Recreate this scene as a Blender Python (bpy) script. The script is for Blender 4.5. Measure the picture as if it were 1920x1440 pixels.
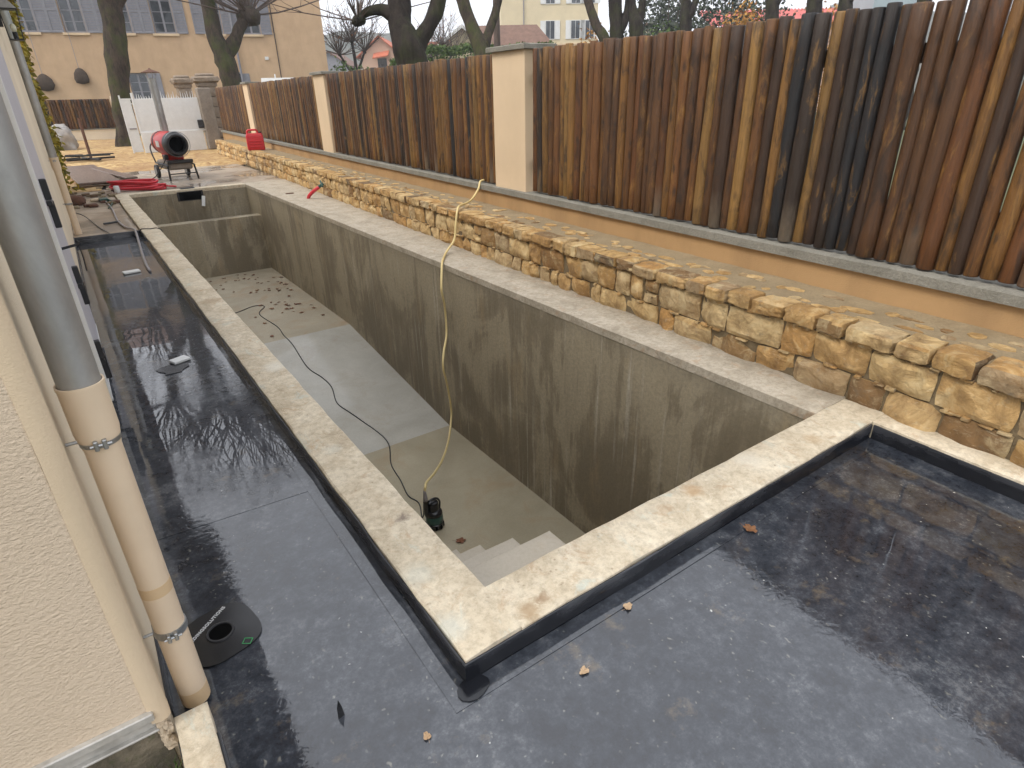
import bpy, math, random
from mathutils import Vector, Matrix, noise as mnoise
rnd = random.Random(7)
R = math.radians
scene = bpy.context.scene
for o in list(bpy.data.objects):
    bpy.data.objects.remove(o)
col = scene.collection

# ---------------------------------------------------------------- camera
cam_d = bpy.data.cameras.new('camera')
cam = bpy.data.objects.new('camera', cam_d)
col.objects.link(cam)
yaw, pitch, roll = 0.6047, 0.4517, -0.0222
fw = Vector((math.sin(yaw) * math.cos(pitch), math.cos(yaw) * math.cos(pitch), -math.sin(pitch)))
rt = Vector((math.cos(yaw), -math.sin(yaw), 0))
up = rt.cross(fw)
r2 = math.cos(roll) * rt + math.sin(roll) * up
u2 = -math.sin(roll) * rt + math.cos(roll) * up
m = Matrix((r2, u2, -fw)).transposed().to_4x4()
m.translation = Vector((-0.7624, -1.3005, 1.4794))
cam.matrix_world = m
cam_d.sensor_width = 36
cam_d.sensor_fit = 'HORIZONTAL'
cam_d.lens = 36 * 1120.95 / 1920
cam_d.clip_start = 0.02
cam_d.clip_end = 4000
scene.camera = cam

# ---------------------------------------------------------------- sky and sun (overcast)
SUN_EL, SUN_AZ = 52, 272          # degrees; azimuth clockwise from +Y
world = bpy.data.worlds.new('World')
scene.world = world
world.use_nodes = True
wn = world.node_tree
for n in list(wn.nodes):
    wn.nodes.remove(n)
wo = wn.nodes.new('ShaderNodeOutputWorld')
wb = wn.nodes.new('ShaderNodeBackground')
sky = wn.nodes.new('ShaderNodeTexSky')
sky.sky_type = 'NISHITA'
sky.sun_disc = False
sky.sun_elevation = R(SUN_EL)
sky.sun_rotation = R(SUN_AZ)
sky.air_density = 1.0
sky.dust_density = 6.0
sky.ozone_density = 2.0
hs = wn.nodes.new('ShaderNodeHueSaturation')
hs.inputs['Saturation'].default_value = 0.28
mxw = wn.nodes.new('ShaderNodeMix')
mxw.data_type = 'RGBA'
mxw.inputs[0].default_value = 0.72
mxw.inputs[7].default_value = (10.1, 10.4, 11.1, 1)      # the even cloud deck
wn.links.new(sky.outputs[0], hs.inputs['Color'])
wn.links.new(hs.outputs[0], mxw.inputs[6])
wn.links.new(mxw.outputs[2], wb.inputs[0])
wb.inputs[1].default_value = 0.11
wn.links.new(wb.outputs[0], wo.inputs[0])
sun_d = bpy.data.lights.new('sun', 'SUN')
sun_d.energy = 1.3
sun_d.angle = R(24)
sun_d.color = (1, 0.94, 0.85)
sun = bpy.data.objects.new('sun', sun_d)
col.objects.link(sun)
sd = Vector((math.sin(R(SUN_AZ)) * math.cos(R(SUN_EL)), math.cos(R(SUN_AZ)) * math.cos(R(SUN_EL)), math.sin(R(SUN_EL))))
sun.rotation_euler = sd.to_track_quat('Z', 'Y').to_euler()
sun.location = sd * 60
vs = scene.view_settings
vs.view_transform = 'Standard'
vs.look = 'None'
vs.exposure = 0.84
vs.gamma = 1
scene.cycles.use_denoising = True
scene.cycles.max_bounces = 8

# ================================================================ helpers
class MB:
    def __init__(s):
        s.v = []
        s.f = []
    def add(s, vs_, fs_):
        o = len(s.v)
        s.v += [tuple(p) for p in vs_]
        s.f += [tuple(i + o for i in f) for f in fs_]
        return s
    def box(s, x0, x1, y0, y1, z0, z1, mat=None, ch=0.0):
        if ch:
            c = min(ch, (x1 - x0) * .45, (y1 - y0) * .45, (z1 - z0) * .45)
            pts, key = [], {}
            for ax in range(3):
                for sx in (0, 1):
                    for sy in (0, 1):
                        for sz in (0, 1):
                            p = [(x0, x1)[sx], (y0, y1)[sy], (z0, z1)[sz]]
                            for a2 in range(3):
                                if a2 != ax:
                                    p[a2] += c if (sx, sy, sz)[a2] == 0 else -c
                            key[(ax, sx, sy, sz)] = len(pts)
                            pts.append(p)
            fs = []
            def sgn(ax, b):
                r = []
                for q in ((0, 0), (1, 0), (1, 1), (0, 1)):
                    t = [0, 0, 0]
                    t[ax] = b
                    t[(ax + 1) % 3], t[(ax + 2) % 3] = q
                    r.append(key[(ax, *t)])
                return r if b else r[::-1]
            for ax in range(3):
                for b in (0, 1):
                    fs.append(sgn(ax, b))
            for ax in range(3):          # edges running along ax
                a1, a2 = (ax + 1) % 3, (ax + 2) % 3
                for b1 in (0, 1):
                    for b2 in (0, 1):
                        t0, t1 = [0, 0, 0], [0, 0, 0]
                        t0[ax], t1[ax] = 0, 1
                        for t in (t0, t1):
                            t[a1], t[a2] = b1, b2
                        q = [key[(a1, *t0)], key[(a1, *t1)], key[(a2, *t1)], key[(a2, *t0)]]
                        fs.append(q if b1 == b2 else q[::-1])
            for sx in (0, 1):
                for sy in (0, 1):
                    for sz in (0, 1):
                        q = [key[(0, sx, sy, sz)], key[(1, sx, sy, sz)], key[(2, sx, sy, sz)]]
                        fs.append(q if (sx + sy + sz) % 2 == 1 else q[::-1])
        else:
            pts = [(x, y, z) for z in (z0, z1) for y in (y0, y1) for x in (x0, x1)]
            fs = [(0, 2, 3, 1), (4, 5, 7, 6), (0, 1, 5, 4), (2, 6, 7, 3), (0, 4, 6, 2), (1, 3, 7, 5)]
        if mat is not None:
            pts = [mat @ Vector(p) for p in pts]
        return s.add(pts, fs)
    def tube(s, pts, rad, n=8, cap=True, jit=0.0, flat=1.0):
        pts = [Vector(p) for p in pts]
        if not isinstance(rad, (list, tuple)):
            rad = [rad] * len(pts)
        o = len(s.v)
        prev = None
        for i, p in enumerate(pts):
            t = (pts[min(i + 1, len(pts) - 1)] - pts[max(i - 1, 0)])
            if t.length < 1e-9:
                t = Vector((0, 0, 1))
            t.normalize()
            if prev is None:
                a = Vector((1, 0, 0)) if abs(t.x) < .9 else Vector((0, 1, 0))
                nx = (a - t * a.dot(t)).normalized()
            else:
                nx = (prev - t * prev.dot(t))
                nx = nx.normalized() if nx.length > 1e-6 else t.orthogonal().normalized()
            prev = nx
            ny = t.cross(nx)
            for k in range(n):
                a = 2 * math.pi * k / n
                r = rad[i]
                if jit:
                    r *= 1 + jit * mnoise.noise(Vector((p.x * 3 + math.cos(a) * 1.3, p.y * 3 + math.sin(a) * 1.3, p.z * 2.2)))
                s.v.append(tuple(p + nx * (math.cos(a) * r) + ny * (math.sin(a) * r * flat)))
        for i in range(len(pts) - 1):
            for k in range(n):
                a, b = o + i * n + k, o + i * n + (k + 1) % n
                s.f.append((a, b, b + n, a + n))
        if cap:
            s.f.append(tuple(o + k for k in range(n))[::-1])
            s.f.append(tuple(o + (len(pts) - 1) * n + k for k in range(n)))
        return s
    def lathe(s, prof, n=24, mat=None, cap=True):
        o = len(s.v)
        for r, z in prof:
            for k in range(n):
                a = 2 * math.pi * k / n
                p = Vector((math.cos(a) * r, math.sin(a) * r, z))
                s.v.append(tuple(mat @ p if mat is not None else p))
        for i in range(len(prof) - 1):
            for k in range(n):
                a, b = o + i * n + k, o + i * n + (k + 1) % n
                s.f.append((a, b, b + n, a + n))
        if cap:
            s.f.append(tuple(o + k for k in range(n))[::-1])
            s.f.append(tuple(o + (len(prof) - 1) * n + k for k in range(n)))
        return s
    def prism(s, poly, z0, z1, mat=None):
        n = len(poly)
        pts = [(p[0], p[1], z0) for p in poly] + [(p[0], p[1], z1) for p in poly]
        if mat is not None:
            pts = [mat @ Vector(p) for p in pts]
        fs = [tuple(range(n))[::-1], tuple(range(n, 2 * n))]
        fs += [(i, (i + 1) % n, n + (i + 1) % n, n + i) for i in range(n)]
        return s.add(pts, fs)
    def mesh(s, name, smooth=False, angle=None):
        me = bpy.data.meshes.new(name)
        me.from_pydata(s.v, [], s.f)
        if smooth:
            me.polygons.foreach_set('use_smooth', [True] * len(me.polygons))
            if angle:
                me.set_sharp_from_angle(angle=R(angle))
        me.update()
        return me
    def build(s, name, mat, parent=None, loc=(0, 0, 0), rotz=0, smooth=False, angle=None):
        me = s.mesh(name, smooth, angle)
        me.materials.append(mat)
        return link(name, me, parent, loc, rotz)

def link(name, me, parent=None, loc=(0, 0, 0), rotz=0):
    o = bpy.data.objects.new(name, me)
    col.objects.link(o)
    o.location = loc
    o.rotation_euler = (0, 0, rotz)
    if parent is not None:
        o.parent = parent
    return o
def tag(o, label=None, cat=None, group=None, kind=None):
    if label: o['label'] = label
    if cat: o['category'] = cat
    if group: o['group'] = group
    if kind: o['kind'] = kind
    return o
def thing(name, label, cat, loc=(0, 0, 0), rotz=0, group=None):
    return tag(link(name, None, None, loc, rotz), label, cat, group)

def slab(x0, x1, y0, y1, z0, z1, step=.12, jit=.003, ch=.008, skew=0.0, seed=0, zj=.0015, xend=None, keep=None):
    """a cast concrete strip: gridded top, wandering chamfered edges, sides; x follows skew*y; xend() gives the far side"""
    nx = max(2, int(round((x1 - x0) / step)))
    ny = max(2, int(round((y1 - y0) / step)))
    b = MB()
    rows = []
    def wob(i, j):
        return jit * mnoise.noise(Vector((i * 7.3 + seed, j * 3.1, seed)))
    us = [0, ch / (x1 - x0)] + [k / nx for k in range(1, nx)] + [1 - ch / (x1 - x0), 1]
    vs_ = [0, ch / (y1 - y0)] + [k / ny for k in range(1, ny)] + [1 - ch / (y1 - y0), 1]
    NX, NY = len(us), len(vs_)
    for j, v in enumerate(vs_):
        for i, u in enumerate(us):
            y = y0 + (y1 - y0) * v
            xe = xend(y) if xend else x1 + skew * y
            xs = x0 + (0 if xend else skew * y)
            x = xs + (xe - xs) * u
            z = z1
            w = jit * mnoise.noise(Vector((x * 6 + seed, y * 6, seed * 1.7)))
            w2 = jit * mnoise.noise(Vector((x * 6 + seed, y * 6, 9 + seed * 1.7)))
            fl = keep(x, y) if keep else False
            if i in (0, 1, NX - 2, NX - 1) and not fl: x += w * 1.6
            if j in (0, 1, NY - 2, NY - 1) and not fl: y += w2 * 1.6
            if (i in (0, NX - 1) or j in (0, NY - 1)) and not fl: z -= ch * (.8 + .6 * mnoise.noise(Vector((x * 20, y * 20, 3))))
            z += zj * mnoise.noise(Vector((x * 4, y * 4, seed + 5)))
            b.v.append((x, y, z))
    for j in range(NY - 1):
        for i in range(NX - 1):
            a = j * NX + i
            b.f.append((a, a + 1, a + NX + 1, a + NX))
    ring = [i for i in range(NX)] + [j * NX + NX - 1 for j in range(1, NY)] + [(NY - 1) * NX + i for i in range(NX - 2, -1, -1)] + [j * NX for j in range(NY - 2, 0, -1)]
    o = len(b.v)
    for r_ in ring:
        p = b.v[r_]
        b.v.append((p[0], p[1], z0))
    n = len(ring)
    for k in range(n):
        b.f.append((ring[k], o + k, o + (k + 1) % n, ring[(k + 1) % n]))
    b.f.append(tuple(range(o, o + n))[::-1])
    return b

# ================================================================ materials
class NT:
    def __init__(s, name):
        s.m = bpy.data.materials.new(name)
        s.m.use_nodes = True
        s.t = s.m.node_tree
        s.p = s.t.nodes['Principled BSDF']
        s.out = s.t.nodes['Material Output']
        s.tc = s.n('ShaderNodeTexCoord')
        s.geo = s.n('ShaderNodeNewGeometry')
        s.oi = s.n('ShaderNodeObjectInfo')
        s.obj = s.tc.outputs['Object']
        s.pos = s.geo.outputs['Position']
    def n(s, t):
        return s.t.nodes.new(t)
    def l(s, a, b):
        s.t.links.new(a, b)
    def put(s, sock, val):
        if hasattr(val, 'links') or isinstance(val, bpy.types.NodeSocket):
            s.l(val, sock)
        else:
            if isinstance(val, (tuple, list)) and len(val) == 3 and sock.type == 'RGBA':
                val = (*val, 1)
            sock.default_value = val
    def math(s, op, a, b=0.0, clamp=False):
        n = s.n('ShaderNodeMath')
        n.operation = op
        n.use_clamp = clamp
        s.put(n.inputs[0], a)
        s.put(n.inputs[1], b)
        return n.outputs[0]
    def mapv(s, vec, scale=(1, 1, 1), loc=(0, 0, 0), rot=(0, 0, 0)):
        n = s.n('ShaderNodeMapping')
        s.l(vec, n.inputs[0])
        s.put(n.inputs['Location'], loc)
        n.inputs['Rotation'].default_value = rot
        n.inputs['Scale'].default_value = scale
        return n.outputs[0]
    def shift(s, vec, amt):
        """moves a texture by the object's own random number"""
        n = s.n('ShaderNodeVectorMath')
        n.operation = 'SCALE'
        n.inputs[0].default_value = (amt, amt * .7, amt * 1.3)
        s.l(s.oi.outputs['Random'], n.inputs['Scale'])
        a = s.n('ShaderNodeVectorMath')
        a.operation = 'ADD'
        s.l(vec, a.inputs[0])
        s.l(n.outputs[0], a.inputs[1])
        return a.outputs[0]
    def noise(s, vec, scale=5, detail=4, rough=.55, dist=0.0):
        n = s.n('ShaderNodeTexNoise')
        s.l(vec, n.inputs['Vector'])
        n.inputs['Scale'].default_value = scale
        n.inputs['Detail'].default_value = detail
        n.inputs['Roughness'].default_value = rough
        n.inputs['Distortion'].default_value = dist
        return n.outputs['Fac']
    def voro(s, vec, scale=5, feature='F1', out='Distance', rand=1.0):
        n = s.n('ShaderNodeTexVoronoi')
        n.feature = feature
        s.l(vec, n.inputs['Vector'])
        n.inputs['Scale'].default_value = scale
        n.inputs['Randomness'].default_value = rand
        return n.outputs[out]
    def ramp(s, fac, stops, interp='LINEAR'):
        n = s.n('ShaderNodeValToRGB')
        n.color_ramp.interpolation = interp
        e = n.color_ramp.elements
        while len(e) < len(stops):
            e.new(.5)
        for k, (p, c) in enumerate(stops):
            e[k].position = p
            if not isinstance(c, (tuple, list)):
                c = (c, c, c)
            e[k].color = (*c[:3], 1)
        s.l(fac, n.inputs[0])
        return n.outputs[0]
    def mix(s, fac, a, b, mode='MIX'):
        n = s.n('ShaderNodeMix')
        n.data_type = 'RGBA'
        n.blend_type = mode
        s.put(n.inputs[0], fac)
        s.put(n.inputs[6], a)
        s.put(n.inputs[7], b)
        return n.outputs[2]
    def bump(s, h, strength=.5, dist=.01, normal=None):
        n = s.n('ShaderNodeBump')
        n.inputs['Strength'].default_value = strength
        n.inputs['Distance'].default_value = dist
        s.l(h, n.inputs['Height'])
        if normal is not None:
            s.l(normal, n.inputs['Normal'])
        return n.outputs[0]
    def sep(s, vec):
        n = s.n('ShaderNodeSeparateXYZ')
        s.l(vec, n.inputs[0])
        return n.outputs
    def set(s, **k):
        names = dict(base='Base Color', rough='Roughness', normal='Normal', metal='Metallic', spec='Specular IOR Level', coat='Coat Weight', coat_rough='Coat Roughness', coat_normal='Coat Normal', coat_ior='Coat IOR', trans='Transmission Weight', ior='IOR', alpha='Alpha', emit='Emission Color', emit_s='Emission Strength', sheen='Sheen Weight', sss='Subsurface Weight')
        for a, v in k.items():
            s.put(s.p.inputs[names[a]], v)
        return s.m

def plain(name, c, rough=.6, metal=0.0, var=.15, scale=12, bump=0.0, spec=.5, dirt=None, dirt_amt=.4):
    t = NT(name)
    f = t.noise(t.obj, scale, 5, .6)
    lo = tuple(x * (1 - var) for x in c)
    hi = tuple(min(1, x * (1 + var)) for x in c)
    base = t.ramp(f, [(.3, lo), (.7, hi)])
    if dirt:
        g = t.ramp(t.noise(t.obj, scale * .35, 6, .65), [(.48, 0), (.7, 1)])
        base = t.mix(t.math('MULTIPLY', g, dirt_amt), base, dirt)
    k = dict(base=base, rough=rough, metal=metal, spec=spec)
    if bump:
        k['normal'] = t.bump(t.noise(t.obj, scale * 6, 4, .6), bump, .004)
    return t.set(**k)

def m_coping(name, cols, spots=.5, cyan=True, wet=.0, stains=()):
    t = NT(name)
    a = t.noise(t.pos, 4.5, 7, .72, .5)
    b = t.noise(t.pos, 30, 6, .75)
    base = t.ramp(a, [(.30, cols[0]), (.50, cols[1]), (.70, cols[2])])
    base = t.mix(t.ramp(b, [(.36, .5), (.56, 0)]), base, tuple(x * .66 for x in cols[0]))
    pale = t.ramp(t.noise(t.mapv(t.pos, loc=(8, 2, 0)), 11, 6, .75, .8), [(.54, 0), (.66, 1)])
    base = t.mix(t.math('MULTIPLY', pale, .45), base, tuple(min(.8, x * 1.18) for x in cols[2]))
    br = t.ramp(t.noise(t.pos, 8, 6, .75, .8), [(.56, 0), (.68, 1)])
    base = t.mix(t.math('MULTIPLY', br, .5), base, (.36, .215, .11))
    sp = t.ramp(t.voro(t.pos, 40), [(.10, 1), (.24, 0)])
    sp = t.math('MULTIPLY', sp, t.ramp(t.noise(t.pos, 6, 4, .65), [(.52, 0), (.62, 1)]))
    base = t.mix(t.math('MULTIPLY', sp, spots), base, (.17, .11, .065))
    if cyan:
        cy = t.ramp(t.noise(t.mapv(t.pos, (1, .5, 1), (4, 2, 0)), 5.5, 7, .78, 1.0), [(.57, 0), (.67, 1)])
        base = t.mix(t.math('MULTIPLY', cy, .55), base, (.50, .57, .52))
    wob = t.math('MULTIPLY', t.noise(t.pos, 30, 6, .8, .8), .085)
    for (sx, sy, sr, sc, sa) in stains:
        vm = t.n('ShaderNodeVectorMath')
        vm.operation = 'DISTANCE'
        t.l(t.pos, vm.inputs[0])
        vm.inputs[1].default_value = (sx, sy, 0)
        dd = t.math('ADD', vm.outputs['Value'], wob)
        mk = t.ramp(dd, [(sr * .35 + .042, 1), (sr + .048, 0)])
        base = t.mix(t.math('MULTIPLY', mk, sa), base, sc)
    h = t.math('ADD', t.math('MULTIPLY', b, .8), t.noise(t.pos, 90, 4, .7))
    return t.set(base=base, rough=.85 - wet, normal=t.bump(h, .6, .006))

MAT = {}
MAT['coping'] = m_coping('coping_concrete', [(.43, .35, .24), (.59, .505, .37), (.68, .605, .47)], stains=(
    (-.056, .494, .028, (.20, .155, .12), .85), (.06, -.175, .05, (.30, .19, .09), .7), (.13, -.16, .03, (.26, .16, .08), .7), (-.15, .18, .07, (.52, .56, .50), .35), (-.175, -.08, .07, (.60, .65, .60), .4),
    (-.10, 1.15, .05, (.55, .58, .52), .35), (-.05, 2.3, .09, (.66, .62, .52), .7), (-.1, 4.0, .10, (.34, .24, .14), .5), (.98, -.065, .05, (.42, .25, .11), .6), (1.36, -.06, .08, (.68, .63, .52), .6), (-.12, 6.2, .12, (.33, .24, .15), .5), (1.75, -.13, .05, (.40, .27, .14), .5)))
MAT['coping_grey'] = m_coping('grey_coping_concrete', [(.29, .245, .18), (.42, .365, .28), (.51, .45, .36)], .4, False, .12)

def m_poolwall():
    t = NT('wet_cement_render')
    streak = t.noise(t.mapv(t.pos, (1, 1, .09)), 9.0, 7, .70, .3)
    streak2 = t.noise(t.mapv(t.pos, (1, 1, .035), (2, 5, 0)), 20, 5, .62)
    blotch = t.noise(t.mapv(t.pos, (1, 1, .7)), 1.25, 6, .62, .6)
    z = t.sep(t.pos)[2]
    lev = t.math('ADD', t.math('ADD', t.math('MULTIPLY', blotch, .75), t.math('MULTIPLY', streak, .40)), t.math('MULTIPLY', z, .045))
    wet = t.ramp(lev, [(.46, 1), (.525, .72), (.56, .18), (.64, 0)])
    base = t.mix(wet, (.345, .292, .198), (.19, .155, .10))
    pale = t.ramp(streak2, [(.56, 0), (.68, 1)])
    pale = t.math('MULTIPLY', pale, t.ramp(t.noise(t.mapv(t.pos, (1, 1, .5)), 1.1, 4, .6), [(.44, 0), (.58, 1)]))
    base = t.mix(t.math('MULTIPLY', pale, .8), base, (.48, .44, .36))
    tan = t.ramp(t.noise(t.mapv(t.pos, (1, 1, .22), (3, 1, 7)), 4.0, 6, .68), [(.56, 0), (.70, 1)])
    base = t.mix(t.math('MULTIPLY', tan, .5), base, (.36, .265, .145))
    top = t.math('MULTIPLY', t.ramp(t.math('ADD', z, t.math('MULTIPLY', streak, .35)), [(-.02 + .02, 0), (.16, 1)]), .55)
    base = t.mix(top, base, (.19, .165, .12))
    fine = t.noise(t.pos, 38, 5, .72)
    base = t.mix(t.ramp(fine, [(.35, .35), (.6, 0)]), base, (.11, .095, .07))
    return t.set(base=base, rough=.70, normal=t.bump(t.math('ADD', fine, t.noise(t.pos, 9, 3, .5)), .45, .008))
MAT['poolwall'] = m_poolwall()

def m_floor(name, c1, c2, stain, wetness=.4):
    t = NT(name)
    a = t.noise(t.pos, 1.6, 6, .65, .4)
    base = t.ramp(a, [(.3, c1), (.68, c2)])
    st = t.ramp(t.noise(t.mapv(t.pos, loc=(5, 3, 1)), 2.6, 6, .7, .5), [(.52, 0), (.70, 1)])
    base = t.mix(t.math('MULTIPLY', st, .5), base, stain)
    fine = t.noise(t.pos, 60, 4, .7)
    base = t.mix(t.ramp(fine, [(.3, .18), (.6, 0)]), base, tuple(x * .5 for x in c1))
    film = t.ramp(t.noise(t.mapv(t.pos, loc=(1, 9, 2)), .8, 4, .55), [(.40, 0), (.58, 1)])
    return t.set(base=base, rough=.7, coat=t.math('MULTIPLY', film, wetness), coat_rough=.12, coat_ior=1.33, normal=t.bump(fine, .2, .003))
MAT['floor_deep'] = m_floor('deep_floor_cement', (.30, .26, .17), (.39, .34, .235), (.32, .22, .115), .8)
MAT['floor_slope'] = m_floor('fresh_cement_slope', (.37, .35, .295), (.47, .45, .39), (.35, .30, .225), .95)
MAT['floor_shallow'] = m_floor('shallow_floor_cement', (.33, .285, .20), (.43, .375, .275), (.36, .22, .11), .5)
MAT['step'] = m_floor('step_cement', (.42, .37, .29), (.52, .47, .385), (.40, .31, .2), .2)

def m_membrane(name='black_membrane', film=1.0):
    t = NT(name)
    c1 = t.noise(t.pos, 2.4, 8, .70, .1)
    c2 = t.noise(t.pos, 15, 7, .78)
    c3 = t.noise(t.mapv(t.pos, loc=(4, 9, 1)), 60, 5, .8)
    mx_ = t.math('ADD', t.math('ADD', t.math('MULTIPLY', c1, .42), t.math('MULTIPLY', c2, .36)), t.math('MULTIPLY', c3, .22))
    base = t.ramp(mx_, [(.43, (.003, .0045, .009)), (.49, (.012, .016, .024)), (.54, (.032, .037, .047)), (.61, (.10, .106, .115))])
    grit_zone = t.ramp(t.noise(t.pos, 1.1, 5, .65), [(.40, .15), (.58, 1)])
    wv = t.n('ShaderNodeTexNoise')
    wv.inputs['Scale'].default_value = 40
    wv.inputs['Detail'].default_value = 4
    t.l(t.pos, wv.inputs['Vector'])
    wa = t.n('ShaderNodeVectorMath')
    wa.operation = 'MULTIPLY_ADD'
    t.l(wv.outputs['Color'], wa.inputs[0])
    wa.inputs[1].default_value = (.03, .03, 0)
    t.l(t.pos, wa.inputs[2])
    jp = wa.outputs[0]
    g1 = t.ramp(t.voro(jp, 40), [(.06, 1), (.20, 0)])
    g1 = t.math('MULTIPLY', g1, t.ramp(t.noise(t.pos, 17, 4, .65), [(.47, 0), (.57, 1)]))
    base = t.mix(t.math('MULTIPLY', t.math('MULTIPLY', g1, grit_zone), .55), base, (.28, .275, .24))
    g2 = t.ramp(t.voro(t.mapv(jp, (1, .45, 1), (5, 2, 0), (0, 0, .6)), 30), [(.05, 1), (.17, 0)])
    g2 = t.math('MULTIPLY', g2, t.ramp(t.noise(t.mapv(t.pos, loc=(9, 1, 0)), 7, 4, .65), [(.52, 0), (.62, 1)]))
    base = t.mix(t.math('MULTIPLY', g2, .6), base, (.27, .26, .22))
    sand = t.ramp(t.noise(t.mapv(t.pos, loc=(2, 8, 4)), 6.0, 6, .72), [(.60, 0), (.72, 1)])
    base = t.mix(t.math('MULTIPLY', sand, .35), base, (.22, .16, .085))
    white = t.math('MULTIPLY', t.ramp(t.voro(t.mapv(jp, loc=(3, 3, 0)), 15), [(.02, 1), (.055, 0)]), t.ramp(t.noise(t.pos, 2.7, 3, .6), [(.46, 0), (.56, 1)]))
    base = t.mix(t.math('MULTIPLY', white, .85), base, (.70, .70, .66))
    # the standing water: a clear glossy film, still in places and wind-rippled in others
    rz = t.ramp(t.noise(t.mapv(t.pos, loc=(6.2, 1.4, 0)), .75, 3, .5), [(.42, 0), (.60, 1)])
    rp = t.noise(t.mapv(t.pos, (1, 1.7, 1), rot=(0, 0, .5)), 20, 4, .55, .8)
    swell = t.noise(t.pos, 2.4, 2, .5)
    h = t.math('ADD', t.math('MULTIPLY', t.math('MULTIPLY', rp, rz), .16), t.math('MULTIPLY', swell, .35))
    cn = t.bump(h, .10, .035)
    return t.set(base=base, rough=.6, spec=.3, coat=film, coat_rough=t.math('MULTIPLY', rz, .03), coat_ior=1.75, coat_normal=cn, normal=t.bump(c2, .25, .004))
MAT['membrane'] = m_membrane()
def m_upstand():
    t = NT('bonded_rubber_upstand')
    f = t.noise(t.mapv(t.pos, (1, 1, 3)), 2.2, 5, .6, .6)
    z = t.sep(t.pos)[2]
    wet = t.ramp(t.math('SUBTRACT', f, t.math('MULTIPLY', z, 5.0)), [(.55, 0), (.78, 1)])
    base = t.mix(wet, (.034, .036, .042), (.007, .008, .011))
    return t.set(base=base, rough=t.mix(wet, (.45, .45, .45), (.14, .14, .14)), spec=.5, normal=t.bump(t.noise(t.pos, 22, 4, .6), .2, .004))
MAT['upstand'] = m_upstand()

def m_stone():
    t = NT('ochre_limestone')
    o = t.shift(t.obj, 37)
    rv = t.math('FRACT', t.math('ADD', t.oi.outputs['Random'], t.math('MULTIPLY', t.geo.outputs['Random Per Island'], 7.31)))
    tone = t.ramp(rv, [(0, (.32, .17, .055)), (.06, (.12, .085, .05)), (.11, (.46, .26, .085)), (.34, (.60, .375, .14)), (.50, (.66, .475, .235)), (.62, (.42, .30, .17)), (.70, (.68, .49, .24)), (.84, (.56, .30, .09)), (1, (.63, .44, .20))])
    a = t.noise(o, 7, 7, .68, .7)
    base = t.mix(t.ramp(a, [(.32, .85), (.55, 0)]), tone, (.25, .135, .045), 'MIX')
    base = t.mix(t.ramp(a, [(.52, 0), (.68, .65)]), base, (.72, .58, .33))
    gr = t.ramp(t.noise(t.mapv(o, loc=(3, 1, 2)), 12, 5, .7), [(.58, 0), (.70, 1)])
    base = t.mix(t.math('MULTIPLY', gr, .5), base, (.20, .165, .115))
    vein = t.ramp(t.noise(t.mapv(o, (1, .6, 1.8)), 26, 5, .75, 1.5), [(.56, 0), (.66, 1)])
    base = t.mix(t.math('MULTIPLY', vein, .35), base, (.66, .56, .38))
    h = t.math('ADD', t.noise(o, 13, 8, .74, .8), t.math('MULTIPLY', t.voro(o, 9), .9))
    return t.set(base=base, rough=.82, normal=t.bump(h, 1.0, .045))
MAT['stone'] = m_stone()
def m_mortar(name, c1, c2, wet=0.0):
    t = NT(name)
    a = t.noise(t.pos, 6, 6, .7)
    base = t.ramp(a, [(.3, c1), (.7, c2)])
    fine = t.noise(t.pos, 70, 4, .75)
    base = t.mix(t.ramp(fine, [(.35, .35), (.6, 0)]), base, tuple(x * .5 for x in c1))
    return t.set(base=base, rough=.88 - wet, normal=t.bump(t.math('ADD', fine, t.noise(t.pos, 16, 4, .6)), .8, .01))
MAT['mortar'] = m_mortar('wall_mortar', (.20, .155, .095), (.30, .24, .15))
MAT['joint'] = m_mortar('deep_joint_mortar', (.12, .085, .045), (.22, .165, .09))
MAT['topmortar'] = m_mortar('wall_top_mortar', (.225, .165, .09), (.33, .255, .15))

def m_log():
    t = NT('stained_log')
    o = t.shift(t.obj, 53)
    tone = t.oi.outputs['Color']
    big = t.noise(t.mapv(o, (1, 1, .40)), 7.0, 6, .68, .8)
    base = t.mix(t.ramp(big, [(.50, 0), (.64, .8)]), tone, (.022, .013, .008))
    base = t.mix(t.ramp(t.noise(t.mapv(o, (1, 1, .38), (4, 4, 4)), 9, 5, .7, .6), [(.56, 0), (.70, .6)]), base, (.30, .155, .038))
    gr = t.noise(t.mapv(o, (1, 1, .10)), 50, 5, .7)
    base = t.mix(t.ramp(gr, [(.36, .4), (.56, 0)]), base, (.018, .010, .006))
    kn = t.ramp(t.voro(t.mapv(o, (1, 1, .55)), 7.5), [(.06, 1), (.20, 0)])
    base = t.mix(t.math('MULTIPLY', kn, .7), base, (.014, .009, .006))
    z = t.sep(t.obj)[2]
    gy = t.math('MULTIPLY', t.ramp(t.math('ADD', z, t.math('MULTIPLY', big, .35)), [(.20, 1), (.42, 0)]), t.ramp(t.oi.outputs['Random'], [(.82, 0), (.88, .6)]))
    base = t.mix(gy, base, (.20, .16, .115))
    h = t.math('ADD', gr, t.math('MULTIPLY', big, 1.6))
    return t.set(base=base, rough=.55, spec=.4, normal=t.bump(h, .5, .010))
MAT['log'] = m_log()

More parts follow.
